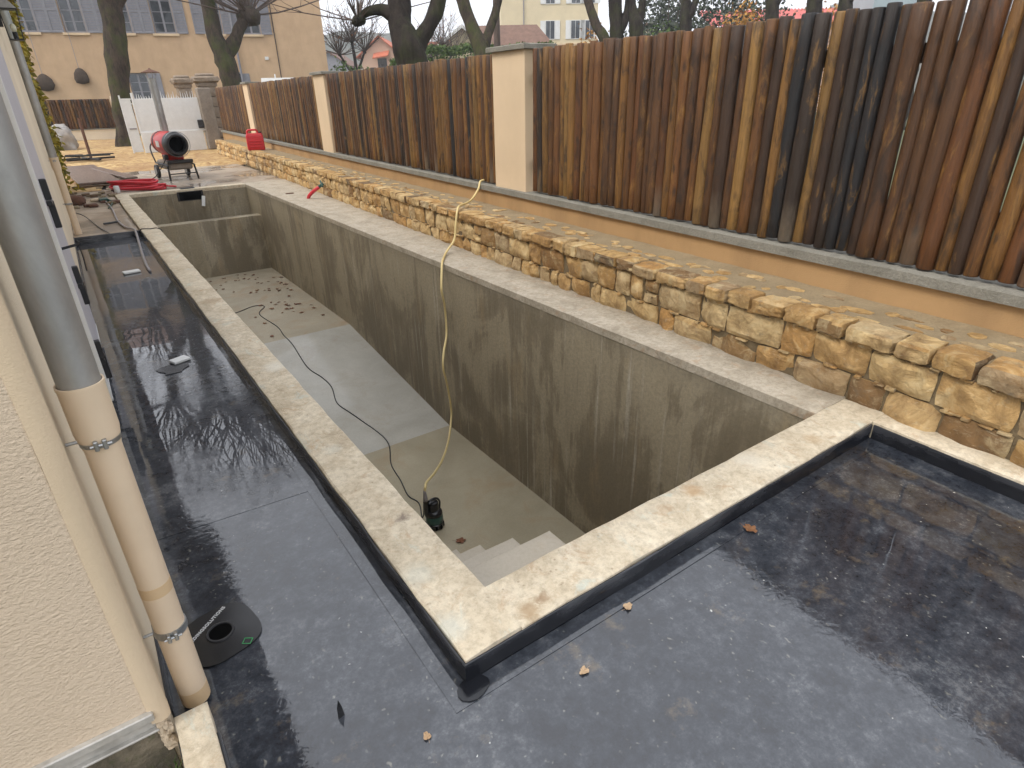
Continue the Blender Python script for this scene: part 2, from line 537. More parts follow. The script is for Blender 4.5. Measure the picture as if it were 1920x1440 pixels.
def m_render(name, c, grain=190, strength=1.0, stain=None, dist=.006):
    t = NT(name)
    a = t.noise(t.pos, 1.3, 5, .6)
    base = t.ramp(a, [(.3, tuple(x * .9 for x in c)), (.7, tuple(min(1, x * 1.05) for x in c))])
    if stain:
        z = t.sep(t.pos)[2]
        s_ = t.ramp(t.noise(t.mapv(t.pos, (1, 1, .35)), 2.4, 6, .65), [(.45, 0), (.7, 1)])
        base = t.mix(t.math('MULTIPLY', s_, .45), base, stain)
    h = t.noise(t.mapv(t.pos, (1, 1, 1.7), rot=(0, .35, 0)), grain, 4, .62, .15)
    return t.set(base=base, rough=.9, spec=.2, normal=t.bump(h, strength, dist))
MAT['roughcast'] = m_render('roughcast_render', (.70, .57, .425), 95, .9, (.61, .48, .345), .009)
MAT['smooth_render'] = m_render('smooth_beige_render', (.63, .50, .345), 160, .35)
MAT['house_wall'] = m_render('cream_house_render', (.70, .60, .45), 90, .5, None)
MAT['plinth'] = m_render('tan_plinth_render', (.40, .25, .12), 110, .6, (.20, .125, .065))
MAT['pillar'] = m_render('cream_pillar_render', (.62, .475, .315), 110, .5, (.55, .42, .28))
MAT['sill'] = m_mortar('grey_sill_cement', (.165, .155, .125), (.26, .245, .205))
MAT['facade'] = m_render('salmon_facade_render', (.54, .375, .235), 12, .3, (.42, .29, .18), .01)
MAT['zinc'] = None
def m_zinc():
    t = NT('weathered_zinc')
    a = t.noise(t.mapv(t.obj, (1, 1, .4)), 6, 6, .65, .5)
    base = t.ramp(a, [(.3, (.21, .205, .195)), (.5, (.32, .315, .30)), (.72, (.45, .44, .42))])
    return t.set(base=base, metal=.5, rough=t.ramp(a, [(.3, .5), (.7, .36)]), normal=t.bump(t.noise(t.obj, 30, 3, .6), .08, .003))
MAT['zinc'] = m_zinc()
MAT['pvc'] = plain('sand_pvc', (.68, .54, .385), .42, 0, .05, 5, dirt=(.45, .32, .19), dirt_amt=.3)
MAT['pvc_band'] = plain('tan_pvc_band', (.57, .41, .24), .45, 0, .05, 6)
MAT['steel'] = plain('galvanised_clamp', (.36, .37, .37), .35, .85, .2, 30)
MAT['alu'] = plain('starter_rail_aluminium', (.46, .44, .40), .5, .25, .2, 25, dirt=(.3, .27, .22))
MAT['white'] = plain('white_paint', (.64, .645, .63), .45, 0, .05, 8, dirt=(.5, .48, .43), dirt_amt=.25)
MAT['lilac'] = plain('lilac_grey_paint', (.43, .42, .45), .5, 0, .06, 8)
MAT['shutter_far'] = plain('grey_blue_shutter_paint', (.215, .213, .235), .6, 0, .12, 8)
MAT['black'] = plain('black_iron', (.014, .014, .015), .45, 0, .2, 20)
MAT['rubber'] = plain('black_rubber', (.018, .018, .02), .5, 0, .25, 20)
MAT['rust'] = plain('rusty_iron', (.10, .045, .025), .8, 0, .3, 18)
MAT['red'] = plain('red_painted_steel', (.50, .022, .018), .32, 0, .08, 9, dirt=(.25, .03, .02), dirt_amt=.4)
MAT['redplastic'] = plain('red_plastic', (.50, .016, .022), .38, 0, .08, 9)
MAT['redhose'] = plain('red_hose', (.55, .03, .045), .4, 0, .12, 14)
MAT['yellowhose'] = plain('pale_yellow_hose', (.66, .52, .24), .4, 0, .08, 10, dirt=(.4, .3, .14), dirt_amt=.3)
MAT['darkgreen'] = plain('dark_green_plastic', (.012, .055, .042), .3, 0, .15, 20)
MAT['gloss_black'] = plain('glossy_black_plastic', (.010, .010, .011), .22, 0, .2, 20)
MAT['greyplastic'] = plain('grey_plastic', (.26, .24, .24), .4, 0, .1, 20)
MAT['glass'] = None
def m_glass(name, c=(.05, .06, .07)):
    t = NT(name)
    f = t.noise(t.pos, 1.4, 3, .5)
    return t.set(base=t.ramp(f, [(.35, tuple(x * .4 for x in c)), (.7, c)]), rough=.06, spec=.8, normal=t.bump(t.noise(t.pos, 1.2, 2, .5), .06, .05))
MAT['glass'] = m_glass('dark_window_glass', (.045, .055, .065))
MAT['concrete'] = None
def m_patio(name, c1, c2, wet):
    t = NT(name)
    a = t.noise(t.pos, 1.8, 6, .68, .5)
    base = t.ramp(a, [(.3, c1), (.7, c2)])
    w = t.ramp(t.noise(t.mapv(t.pos, loc=(3, 7, 0)), .9, 5, .6, .3), [(.46, 0), (.56, 1)])
    base = t.mix(t.math('MULTIPLY', w, .55), base, tuple(x * .42 for x in c1))
    fine = t.noise(t.pos, 40, 4, .7)
    base = t.mix(t.ramp(fine, [(.35, .25), (.6, 0)]), base, (.12, .08, .05))
    return t.set(base=base, rough=.75, coat=t.math('MULTIPLY', w, wet), coat_rough=.05, coat_ior=1.33, normal=t.bump(fine, .4, .006))
MAT['patio'] = m_patio('wet_patio_concrete', (.27, .21, .15), (.40, .335, .26), .9)
MAT['strip'] = m_patio('muddy_concrete_strip', (.29, .22, .15), (.42, .345, .26), .4)
def m_chips():
    t = NT('wood_chip_ground')
    v = t.voro(t.pos, 9, out='Color')
    sepn = t.n('ShaderNodeSeparateColor')
    t.l(v, sepn.inputs[0])
    base = t.ramp(sepn.outputs[0], [(0, (.28, .16, .055)), (.4, (.42, .275, .115)), (.8, (.52, .375, .18)), (1, (.22, .115, .045))])
    patch = t.ramp(t.noise(t.pos, .45, 5, .65), [(.42, 0), (.62, 1)])
    base = t.mix(t.math('MULTIPLY', patch, .75), base, (.25, .135, .06))
    base = t.mix(t.ramp(t.noise(t.pos, 3, 5, .7), [(.5, 0), (.7, .5)]), base, (.54, .39, .18))
    return t.set(base=base, rough=.95, normal=t.bump(t.voro(t.pos, 12), 1, .03))
MAT['chips'] = m_chips()
def m_ground():
    t = NT('grass_and_earth')
    a = t.noise(t.pos, .12, 6, .65)
    base = t.ramp(a, [(.35, (.045, .06, .02)), (.55, (.07, .08, .03)), (.7, (.11, .09, .055))])
    return t.set(base=base, rough=.95, normal=t.bump(t.noise(t.pos, 5, 5, .7), .6, .05))
MAT['ground'] = m_ground()
def m_earth():
    t = NT('mossy_foundation')
    a = t.noise(t.pos, 9, 6, .7, .4)
    base = t.ramp(a, [(.3, (.055, .05, .035)), (.5, (.13, .11, .075)), (.68, (.24, .20, .14))])
    base = t.mix(t.ramp(t.noise(t.mapv(t.pos, loc=(2, 5, 1)), 13, 5, .7), [(.56, 0), (.68, .8)]), base, (.06, .085, .015))
    return t.set(base=base, rough=.9, normal=t.bump(t.noise(t.pos, 40, 5, .7), .9, .012))
MAT['earth'] = m_earth()
def m_bark(name, c1, c2, moss=.5):
    t = NT(name)
    a = t.noise(t.mapv(t.obj, (1, 1, .3)), 9, 6, .7, .5)
    base = t.ramp(a, [(.3, c1), (.7, c2)])
    mz = t.ramp(t.noise(t.obj, 1.6, 5, .65), [(.46, 0), (.64, 1)])
    base = t.mix(t.math('MULTIPLY', mz, moss), base, (.055, .07, .016))
    return t.set(base=base, rough=.92, spec=.2, normal=t.bump(a, .9, .05))
MAT['bark'] = m_bark('mossy_bark', (.014, .011, .009), (.085, .062, .045), .7)
MAT['bark_dark'] = m_bark('dark_bark', (.010, .008, .007), (.045, .035, .028), .35)
MAT['twig'] = plain('bare_twigs', (.085, .060, .048), .9, 0, .3, 3)
def m_leaf(name, c1, c2, c3):
    t = NT(name)
    base = t.ramp(t.math('FRACT', t.math('ADD', t.geo.outputs['Random Per Island'], t.math('MULTIPLY', t.oi.outputs['Random'], 3.7))), [(0, c1), (.5, c2), (1, c3)])
    return t.set(base=base, rough=.7, spec=.25)
MAT['leaf_dead'] = m_leaf('dead_leaf_brown', (.115, .04, .018), (.16, .06, .03), (.20, .10, .045))
MAT['leaf_tan'] = m_leaf('dead_leaf_tan', (.40, .28, .17), (.46, .33, .21), (.36, .24, .14))
MAT['leaf_hedge'] = m_leaf('hedge_leaf', (.040, .075, .016), (.075, .12, .028), (.11, .15, .045))
MAT['leaf_autumn'] = m_leaf('autumn_leaf', (.32, .14, .03), (.46, .25, .055), (.20, .09, .03))
MAT['leaf_vine'] = m_leaf('vine_leaf', (.30, .22, .02), (.13, .13, .02), (.42, .30, .035))
MAT['leaf_brown'] = m_leaf('hanging_dead_leaf', (.26, .11, .05), (.36, .17, .08), (.17, .08, .05))
MAT['needle'] = m_leaf('conifer_needle', (.035, .05, .032), (.06, .075, .05), (.085, .09, .07))
MAT['roof_red'] = plain('red_roof_tile', (.42, .115, .055), .8, 0, .2, 3)
MAT['roof_brown'] = plain('brown_roof_tile', (.15, .085, .06), .85, 0, .25, 3)
MAT['roof_sheet'] = plain('red_corrugated_sheet', (.45, .10, .085), .5, 0, .1, 2)
MAT['pinkwall'] = plain('pink_house_render', (.56, .37, .27), .9, 0, .06, 1)
MAT['creamwall'] = plain('cream_house_wall', (.60, .51, .34), .9, 0, .06, 1)
MAT['greywall'] = plain('grey_blue_cladding', (.30, .36, .38), .7, 0, .08, 1)
MAT['wood_dark'] = plain('dark_eave_timber', (.055, .035, .022), .8, 0, .3, 8)
MAT['tile_eave'] = plain('old_roof_tile', (.20, .10, .06), .85, 0, .3, 6)
MAT['oldstone'] = m_mortar('old_pillar_stone', (.17, .13, .095), (.33, .26, .19))
MAT['postgrey'] = m_mortar('grey_post_cement', (.20, .165, .13), (.31, .265, .215))
MAT['boards'] = None
def m_board():
    t = NT('wet_shuttering_board')
    g = t.noise(t.mapv(t.obj, (6, .5, 1)), 6, 6, .7, .4)
    base = t.ramp(g, [(.3, (.085, .055, .04)), (.7, (.19, .13, .10))])
    return t.set(base=base, rough=.5, coat=.5, coat_rough=.2, normal=t.bump(g, .3, .006))
MAT['boards'] = m_board()
MAT['plank'] = plain('old_brown_plank', (.09, .055, .028), .8, 0, .5, 5)
MAT['tarp'] = plain('grey_plastic_sheet', (.33, .31, .29), .4, 0, .25, 5, .4)
MAT['hill'] = None
def m_hill():
    t = NT('wooded_hillside')
    a = t.noise(t.pos, .05, 7, .7)
    base = t.ramp(a, [(.35, (.03, .04, .022)), (.6, (.075, .07, .045)), (.75, (.12, .09, .055))])
    return t.set(base=base, rough=1, spec=0)
MAT['hill'] = m_hill()
MAT['bulb'] = plain('frosted_bulb', (.75, .70, .55), .3, 0, .05, 5)
MAT['letter'] = plain('white_print', (.5, .5, .5), .6, 0, .05, 20)
MAT['green_print'] = plain('green_print', (.03, .22, .07), .6, 0, .2, 40)
MAT['blackhole'] = plain('hole_shade_black', (.002, .002, .002), .9, 0, .1, 10, spec=0.05)  # near-black colour standing in for the shade inside holes and slots
MAT['rubble'] = plain('broken_render_chip', (.55, .44, .31), .9, 0, .2, 25, .6)
def m_clear():
    t = NT('clear_lantern_glass')
    return t.set(base=(.9, .95, .95), rough=.03, trans=1.0, ior=1.15)
MAT['clear'] = m_clear()

# ================================================================ the setting: ground
SL = 0.0462                               # the garden wall runs at this slope from the pool's axis
def WX(a, y):
    return a + SL * y
WROT = -math.atan(SL)
WBASE = 2.2815
DECK = -0.09

g = MB()
HX0, HX1, HY0, HY1 = -1.4, 2.7, -5.0, 13.0
BIG = 2500
ox = [-BIG, HX0, HX1, BIG]
oy = [-BIG, HY0, HY1, BIG]
for j in range(3):
    for i in range(3):
        if i == 1 and j == 1:
            continue
        g.add([(ox[i], oy[j], -.14), (ox[i + 1], oy[j], -.14), (ox[i + 1], oy[j + 1], -.14), (ox[i], oy[j + 1], -.14)], [(0, 1, 2, 3)])
tag(g.build('ground', MAT['ground']), kind='structure')

# membrane deck: an L round the pool
b = MB()
def grid(b, x0, x1, y0, y1, z, st=.25):
    nx, ny = max(1, int((x1 - x0) / st)), max(1, int((y1 - y0) / st))
    o = len(b.v)
    for j in range(ny + 1):
        for i in range(nx + 1):
            x, y = x0 + (x1 - x0) * i / nx, y0 + (y1 - y0) * j / ny
            b.v.append((x, y, z + .0015 * mnoise.noise(Vector((x * 1.5, y * 1.5, 2)))))
    for j in range(ny):
        for i in range(nx):
            a = o + j * (nx + 1) + i
            b.f.append((a, a + 1, a + nx + 2, a + nx + 1))
grid(b, -.832, 2.135, -5.0, -.2, DECK)
grid(b, -.932, -.19, -.2 + .0, 7.9, DECK)
deck = tag(b.build('deck', MAT['membrane'], smooth=True), kind='structure')
def upst(x0, x1, y0, y1, z1=-.012, flange=None):
    """bonded membrane upstand against a kerb, with its lapped foot strip"""
    bb = slab(x0, x1, y0, y1, DECK - .01, z1, .10, .004, .003, seed=x0 * 9 + y0, zj=.006)
    bb.build('upstand', MAT['upstand'], deck, smooth=True, angle=50)
upst(-.206, -.1975, -.214, 7.9)
upst(-.206, 2.13, -.2205, -.2125)
upst(-.928, -.2, 7.895, 7.91)
# far end of the deck: low membrane kerb
slab(-.93, -.2, 7.91, 8.02, -.1, -.028, .12, .003, .006, seed=3).build('end_kerb', MAT['upstand'], deck, smooth=True, angle=50)
bb = MB()
for k in range(38):
    y0 = -.225 - k * .125
    bb.box(WX(2.1455, y0) - .007, WX(2.1455, y0), y0 - .125, y0, DECK - .01, -.014 + .004 * mnoise.noise(Vector((k * .9, 3, 1))))
bb.build('upstand', MAT['upstand'], deck)
# lapped foot strips (the doubled edge of sheet at the kerb's foot)
bb = MB()
bb.prism([(-.275, -.285), (2.10, -.285), (2.12, -.2205), (-.2, -.2205), (-.206, -.2), (-.206, 7.89), (-.262, 7.89)], DECK - .003, DECK + .0025)
bb.build('foot_strip', MAT['membrane'], deck)
bb = MB()
bb.prism([(-.93, 1.06), (-.27, 1.02), (-.27, 1.09), (-.93, 1.13)], DECK - .003, DECK + .0018)
bb.build('seam', MAT['membrane'], deck)
# corner reinforcement patch with a turned-up edge
bb = MB()
pts = []
for k in range(14):
    a = 2 * math.pi * k / 14
    r = .052 + .010 * mnoise.noise(Vector((math.cos(a), math.sin(a), 4)))
    pts.append((-.195 + r * math.cos(a), -.245 + r * math.sin(a) * .75))
bb.prism(pts, DECK, DECK + .007)
bb.build('corner_patch', MAT['upstand'], deck)

# muddy concrete strip beyond the deck, patio behind the pool, wood chips up to the gate
s_ = slab(-.93, -.21, 8.02, 13.2, -.12, -.035, .2, .004, .008, seed=6, zj=.008)
tag(s_.build('concrete_strip', MAT['strip'], smooth=True, angle=40), kind='structure')
s_ = slab(-.21, 2.9, 11.93, 16.4, -.12, -.022, .2, .006, .01, seed=8, zj=.006)
tag(s_.build('patio', MAT['patio'], smooth=True, angle=40), kind='structure')
b = MB()
for j in range(37):
    for i in range(41):
        x, y = -7 + i * .35, 13.0 + j * .62
        e = 16.2 + .25 * mnoise.noise(Vector((x * 1.2, 5, 0))) if x > -.3 else 13.0
        yy = max(y, e)
        b.v.append((x, yy, -.03 + .035 * (mnoise.noise(Vector((x * 1.3, yy * 1.3, 0))) + .45) * min(1, (yy - e) * 4)))
for j in range(36):
    for i in range(40):
        a = j * 41 + i
        b.f.append((a, a + 1, a + 42, a + 41))
tag(b.build('chip_ground', MAT['chips'], smooth=True), kind='structure')

# ================================================================ the pool
POOL_L, POOL_W = 11.714, 2.0
pool = thing('swimming_pool', 'long empty unfinished concrete lap pool with pale flat kerb', 'pool', (1.0, 5.8, 0))
def pp(mb, name, mat, smooth=True, angle=40, parent=None):
    o = mb.build(name, mat, parent or pool, smooth=smooth, angle=angle)
    if parent is None:
        o.location = (-1.0, -5.8, 0)
    return o
pp(slab(-.1963, .004, -.211, POOL_L, -.06, 0, .10, .0045, .007, seed=1, keep=lambda x, y: x > -.15 and y < -.004), 'kerb', MAT['coping'])
pp(slab(.0042, 2.27, -.211, 0, -.06, .0, .10, .0045, .007, seed=1, keep=lambda x, y: x < .01 and -.205 < y < -.004), 'kerb', MAT['coping'])
pp(slab(1.996, 2.29, .001, POOL_L + .21, -.06, -.001, .12, .003, .006, seed=4, xend=lambda y: WBASE + SL * y + .02), 'kerb', MAT['coping_grey'])
pp(slab(-.1963, 1.995, POOL_L - .004, POOL_L + .21, -.06, 0, .12, .003, .006, seed=5), 'kerb', MAT['coping'])
# kerb between the stone wall and the near deck
pp(slab(2.1455, 2.29, -5.0, -.212, -.12, .0005, .10, .003, .005, skew=SL, seed=11), 'kerb', MAT['coping'])
B = lambda *a: MB().box(*a)
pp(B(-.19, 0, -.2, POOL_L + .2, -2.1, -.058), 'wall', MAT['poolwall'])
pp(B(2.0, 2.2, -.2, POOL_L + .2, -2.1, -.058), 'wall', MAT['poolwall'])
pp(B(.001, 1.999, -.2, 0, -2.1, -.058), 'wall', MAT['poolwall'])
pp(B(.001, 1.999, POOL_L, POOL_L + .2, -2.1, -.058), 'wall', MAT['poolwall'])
PY = 10.92
pp(slab(.001, 1.999, PY, PY + .22, -2.0, -.482, .15, .002, .01, seed=7), 'partition_wall', MAT['poolwall'])
FZ1, FZ2, FY1, FY2 = -1.50, -1.885, 6.83, 3.96
pp(MB().add([(-.01, FY1, FZ1), (2.01, FY1, FZ1), (2.01, 12, FZ1), (-.01, 12, FZ1)], [(0, 1, 2, 3)]), 'shallow_floor', MAT['floor_shallow'])
pp(MB().add([(-.01, FY2, FZ2), (2.01, FY2, FZ2), (2.01, FY1, FZ1), (-.01, FY1, FZ1)], [(0, 1, 2, 3)]), 'sloping_floor', MAT['floor_slope'])
pp(MB().add([(-.01, -.01, FZ2), (2.01, -.01, FZ2), (2.01, FY2, FZ2), (-.01, FY2, FZ2)], [(0, 1, 2, 3)]), 'deep_floor', MAT['floor_deep'])
ty, tz = 0.0, -.316
for k in range(6):
    y1 = .397 + k * .312
    pp(slab(.0, .60 + .006 * math.sin(k * 2.1), ty, y1, -1.95, tz, .08, .004, .010, seed=20 + k), 'step', MAT['step'])
    ty, tz = y1 + .0005, tz - .257
# skimmer mouth, a hanging white tab
sk = pp(MB().box(.765, 1.215, POOL_L - .006, POOL_L + .05, -.205, -.035, ch=.004), 'skimmer_frame', MAT['rubber'])
MB().box(.80, 1.18, POOL_L - .009, POOL_L - .004, -.19, -.05).build('mouth', MAT['blackhole'], sk)  # flat black sheet painting the dark inside of the skimmer
pp(MB().box(.86, 1.10, POOL_L + .05, POOL_L + .19, .0, .012, ch=.003), 'skimmer_lid', MAT['rubber'])
tabm = Matrix.Translation((1.20, POOL_L - .03, -.16)) @ Matrix.Rotation(R(14), 4, 'Y') @ Matrix.Rotation(R(-12), 4, 'X')
pp(MB().box(-.03, .03, -.008, .008, -.17, .02, tabm, .004), 'tab', MAT['white'])

# ================================================================ the stone retaining wall
sw = thing('stone_wall', 'low dry-looking wall of ochre limestone blocks along the pool', 'wall', (WBASE, 0, 0), WROT)
def pt_noise(p, s, k=0):
    return mnoise.noise(Vector((p[0] * s + k * 13.1, p[1] * s + k * 7.7, p[2] * s)))
def face_stone(u0, u1, zs, near, seed):
    """irregular squared block: u along the wall, zs = z of the four corners (bl, br, tr, tl)"""
    nu, nz = (9, 7) if near else (5, 4)
    j = .0035
    b = MB()
    jr = [rnd.uniform(-.010, .010) for _ in range(8)]
    c4 = [(u0 + j + jr[0] * .6, zs[0] + j), (u1 - j + jr[1] * .6, zs[1] + j), (u1 - j + jr[2] * .6, zs[2] - j), (u0 + j + jr[3] * .6, zs[3] - j)]
    uc, zc = (u0 + u1) / 2, sum(zs) / 4
    prot = rnd.uniform(.022, .042)
    tilt = rnd.uniform(-.008, .008)
    tiltz = rnd.uniform(-.008, .008)
    facets = [(rnd.uniform(-.04, .04), rnd.uniform(-.036, .036), rnd.uniform(.0, .018)) for _ in range(5)]
    for q in range(nz):
        for p in range(nu):
            a, c = p / (nu - 1), q / (nz - 1)
            pu, pz = 2 * a - 1, 2 * c - 1
            k = 1 - .05 * (pu * pu * pz * pz)
            a2, c2 = (pu * k + 1) / 2, (pz * k + 1) / 2
            U = (c4[0][0] * (1 - a2) + c4[1][0] * a2) * (1 - c2) + (c4[3][0] * (1 - a2) + c4[2][0] * a2) * c2
            Z = (c4[0][1] * (1 - a2) + c4[1][1] * a2) * (1 - c2) + (c4[3][1] * (1 - a2) + c4[2][1] * a2) * c2
            e = max(abs(pu), abs(pz))
            dome = min(prot, min(prot + c_ + a_ * pu + b_ * pz for (a_, b_, c_) in facets)) * (1 - .70 * e ** 14)
            nz_ = pt_noise((U, Z, 1.0), 14, seed) * .008 + pt_noise((U, Z, 2.0), 34, seed) * .006
            if e > .99:
                U += pt_noise((U, Z, 4.0), 22, seed) * .007
                Z += pt_noise((U, Z, 5.0), 22, seed) * .006
            b.v.append((-(dome + nz_ + tilt * pu + tiltz * pz), U - uc, Z - zc))
    for q in range(nz - 1):
        for p in range(nu - 1):
            i = q * nu + p
            b.f.append((i, i + nu, i + nu + 1, i + 1))
    ring = list(range(nu)) + [q * nu + nu - 1 for q in range(1, nz)] + [(nz - 1) * nu + p for p in range(nu - 2, -1, -1)] + [q * nu for q in range(nz - 2, 0, -1)]
    o = len(b.v)
    for r_ in ring:
        p = b.v[r_]
        b.v.append((.05, p[1] * .94, p[2] * .94))
    n = len(ring)
    for k in range(n):
        b.f.append((ring[k], ring[(k + 1) % n], o + (k + 1) % n, o + k))
    return b, (0, uc, zc)
def rock(sx, sy, sz, n=4, rough=.16, seed=0, pw=5):
    """rounded squared rock: a gridded cube pushed towards a superellipsoid, with noise"""
    b = MB()
    idx = {}
    def vid(p):
        k = tuple(round(c, 4) for c in p)
        if k not in idx:
            v = Vector(p)
            L = (abs(v.x) ** pw + abs(v.y) ** pw + abs(v.z) ** pw) ** (1 / pw)
            v = v / L
            d = 1 + rough * pt_noise((v.x, v.y, v.z), 1.6, seed) + rough * .5 * pt_noise((v.x, v.y, v.z), 4, seed + 3)
            idx[k] = len(b.v)
            b.v.append((v.x * d * sx / 2, v.y * d * sy / 2, v.z * d * sz / 2))
        return idx[k]
    for ax in range(3):
        for sg in (-1, 1):
            for i in range(n):
                for j in range(n):
                    q = []
                    for di, dj in ((0, 0), (1, 0), (1, 1), (0, 1)):
                        p = [0, 0, 0]
                        p[ax] = sg
                        p[(ax + 1) % 3] = -1 + 2 * (i + di) / n
                        p[(ax + 2) % 3] = -1 + 2 * (j + dj) / n
                        q.append(vid(p))
                    b.f.append(q if sg > 0 else q[::-1])
    return b
YA, YB, YSPLIT = -1.7, 20.2, 10.5
WALLH = .385
far_b = MB()
def zl1(u): return .125 + .026 * mnoise.noise(Vector((u * 1.9, 1.3, 0)))
def zl2(u): return .300 + .016 * mnoise.noise(Vector((u * 2.3, 7.3, 0)))
def put_stone(mb, loc, near, u):
    if u < YSPLIT:
        o = mb.build('stone', MAT['stone'], sw, loc, smooth=True, angle=26)
    else:
        far_b.add([(p[0] + loc[0], p[1] + loc[1], p[2] + loc[2]) for p in mb.v], mb.f)
seed = 0
for course in (0, 1):
    u = YA + rnd.uniform(0, .1)
    while u < YB:
        w = rnd.choice((rnd.uniform(.12, .18), rnd.uniform(.20, .28), rnd.uniform(.24, .34))) * (1.18 if u < 1.2 else 1.0)
        u1 = u + w
        seed += 1
        near = u < 4.5
        lo = (lambda x: -.03) if course == 0 else zl1
        hi = zl1 if course == 0 else zl2
        if course == 1 and w < .17 and rnd.random() < .45:      # two small stones one above the other
            h = rnd.uniform(.42, .58)
            mid = lambda x: lo(x) * (1 - h) + hi(x) * h
            for (l_, h_) in ((lo, mid), (mid, hi)):
                seed += 1
                mb, loc = face_stone(u, u1, (l_(u), l_(u1), h_(u1), h_(u)), near, seed)
                put_stone(mb, loc, near, u)
        else:
            mb, loc = face_stone(u, u1, (lo(u), lo(u1), hi(u1), hi(u)), near, seed)
            put_stone(mb, loc, near, u)
        u = u1 + rnd.uniform(.0, .005)
u = YA
while u < YB:                                                     # cap course
    w = rnd.uniform(.12, .30)
    seed += 1
    dpt = rnd.uniform(.15, .21)
    zt = WALLH + rnd.uniform(.000, .012)
    zb = zl2(u + w / 2) + .006
    mb = rock(dpt, w - .004, zt - zb, 5 if u < 5 else 3, .11, seed, 9)
    put_stone(mb, (dpt / 2 - .045 + rnd.uniform(-.008, .010), u + w / 2, (zt + zb) / 2), True, u)
    u += w + rnd.uniform(.0, .006)
chips = MB()                                                      # pinning chips in the joints, too small to pick apart
for k in range(260):
    u = rnd.uniform(YA, 11)
    zz = rnd.choice((zl1(u), zl2(u))) + rnd.uniform(-.004, .004)
    mb = rock(.03, rnd.uniform(.02, .07), rnd.uniform(.010, .022), 2, .2, k, 4)
    chips.add([(p[0] - .008, p[1] + u, p[2] + zz) for p in mb.v], mb.f)
tag(chips.build('pinning_chips', MAT['stone'], sw, smooth=True, angle=50), kind='stuff')
tag(far_b.build('far_stones', MAT['stone'], sw, smooth=True, angle=48), kind='stuff')
MB().box(.006, .30, YA, YB, -.1, .325).build('core', MAT['joint'], sw)
b = MB()                                                          # mortared top
ny, nx = 180, 8
for j in range(ny + 1):
    for i in range(nx + 1):
        u, x = YA + (YB - YA) * j / ny, .03 + (.50) * i / nx
        b.v.append((x, u, WALLH - .010 + .010 * mnoise.noise(Vector((x * 7, u * 5, 3))) - (.03 if i == 0 else 0)))
for j in range(ny):
    for i in range(nx):
        a = j * (nx + 1) + i
        b.f.append((a, a + 1, a + nx + 2, a + nx + 1))
b.build('mortar_top', MAT['topmortar'], sw, smooth=True)
MB().box(.30, .52, YA, YB, -.1, .36).build('core', MAT['joint'], sw)
for k in range(210):                                              # flat stones bedded in the top
    u = YA + (11.5 - YA) * (k + rnd.random()) / 210
    x = rnd.uniform(.15, .40)
    rx, ru = rnd.uniform(.022, .05), rnd.uniform(.03, .085)
    n = rnd.randint(7, 9)
    poly = []
    for q in range(n):
        a = 2 * math.pi * q / n
        kf = rnd.uniform(.72, 1.12)
        poly.append((rx * kf * math.cos(a), ru * kf * math.sin(a)))
    zt = WALLH - .010 + .010 * mnoise.noise(Vector((x * 7, u * 5, 3)))
    MB().prism(poly, -.012, .0035).build('flat_stone', MAT['stone'], sw, (x, u, zt))

# ================================================================ rendered garden wall with pillars, log fence panels
GX = 2.79 - WBASE
gw = thing('garden_wall', 'tan rendered low wall with grey sill and cream pillars behind the stone wall', 'wall', (2.79, 0, 0), WROT)
MB().box(0, .26, YA, 22.1, -.1, .52).build('plinth', MAT['plinth'], gw)
slab(-.032, .30, YA, 22.1, .522, .580, .25, .003, .006, seed=31).build('sill', MAT['sill'], gw, smooth=True, angle=40)
pil = [(3.785, 4.37), (10.05, 10.67), (16.67, 17.23)]
for i, (a, c) in enumerate(pil):
    p = MB().box(.004, .30, a, c, .575, 1.852, ch=.006).build('pillar', MAT['pillar'], gw)
    slab(-.035, .34, a - .055, c + .055, 1.853, 1.897, .1, .002, .008, seed=40 + i).build('cap', MAT['sill'], p, smooth=True, angle=40)

def log_mesh(k):
    r_ = random.Random(100 + k)
    n, rings = 12, 9
    b = MB()
    bend = (r_.uniform(-.006, .006), r_.uniform(-.006, .006))
    for i in range(rings):
        t = i / (rings - 1)
        R0 = .0575 * (1 + .05 * math.sin(t * 5 + k)) * (1.03 - .06 * t)
        z = t * 1.24
        if i in (0, rings - 1):
            pass
        ox_, oy_ = bend[0] * math.sin(t * math.pi), bend[1] * math.sin(t * math.pi * 1.5)
        for q in range(n):
            a = 2 * math.pi * q / n
            rr = R0 * (1 + .05 * mnoise.noise(Vector((math.cos(a) * 1.2 + k * 5, math.sin(a) * 1.2, t * 6))))
            b.v.append((ox_ + rr * math.cos(a), oy_ + rr * math.sin(a), z))
    for i in range(rings - 1):
        for q in range(n):
            a, c = i * n + q, i * n + (q + 1) % n
            b.f.append((a, c, c + n, a + n))
    for base, zz, sg in ((0, -.006, -1), ((rings - 1) * n, 1.246, 1)):   # eased saw-cut ends
        o = len(b.v)
        for q in range(n):
            p = b.v[base + q]
            b.v.append((p[0] * .90, p[1] * .90, zz))
        for q in range(n):
            a, c = base + q, base + (q + 1) % n
            f = (a, c, o + (q + 1) % n, o + q)
            b.f.append(f if sg > 0 else f[::-1])
        cap = tuple(o + q for q in range(n))
        b.f.append(cap if sg > 0 else cap[::-1])
    me = b.mesh('pole', True, 50)
    me.materials.append(MAT['log'])
    return me
LOGS = [log_mesh(k) for k in range(7)]
TONES = [(.12, .050, .013), (.150, .066, .016), (.20, .098, .024), (.078, .034, .012), (.125, .047, .013), (.045, .023, .012), (.17, .078, .018), (.135, .055, .015), (.23, .125, .035), (.028, .018, .012), (.09, .04, .014)]
BLACK = (.012, .012, .013)
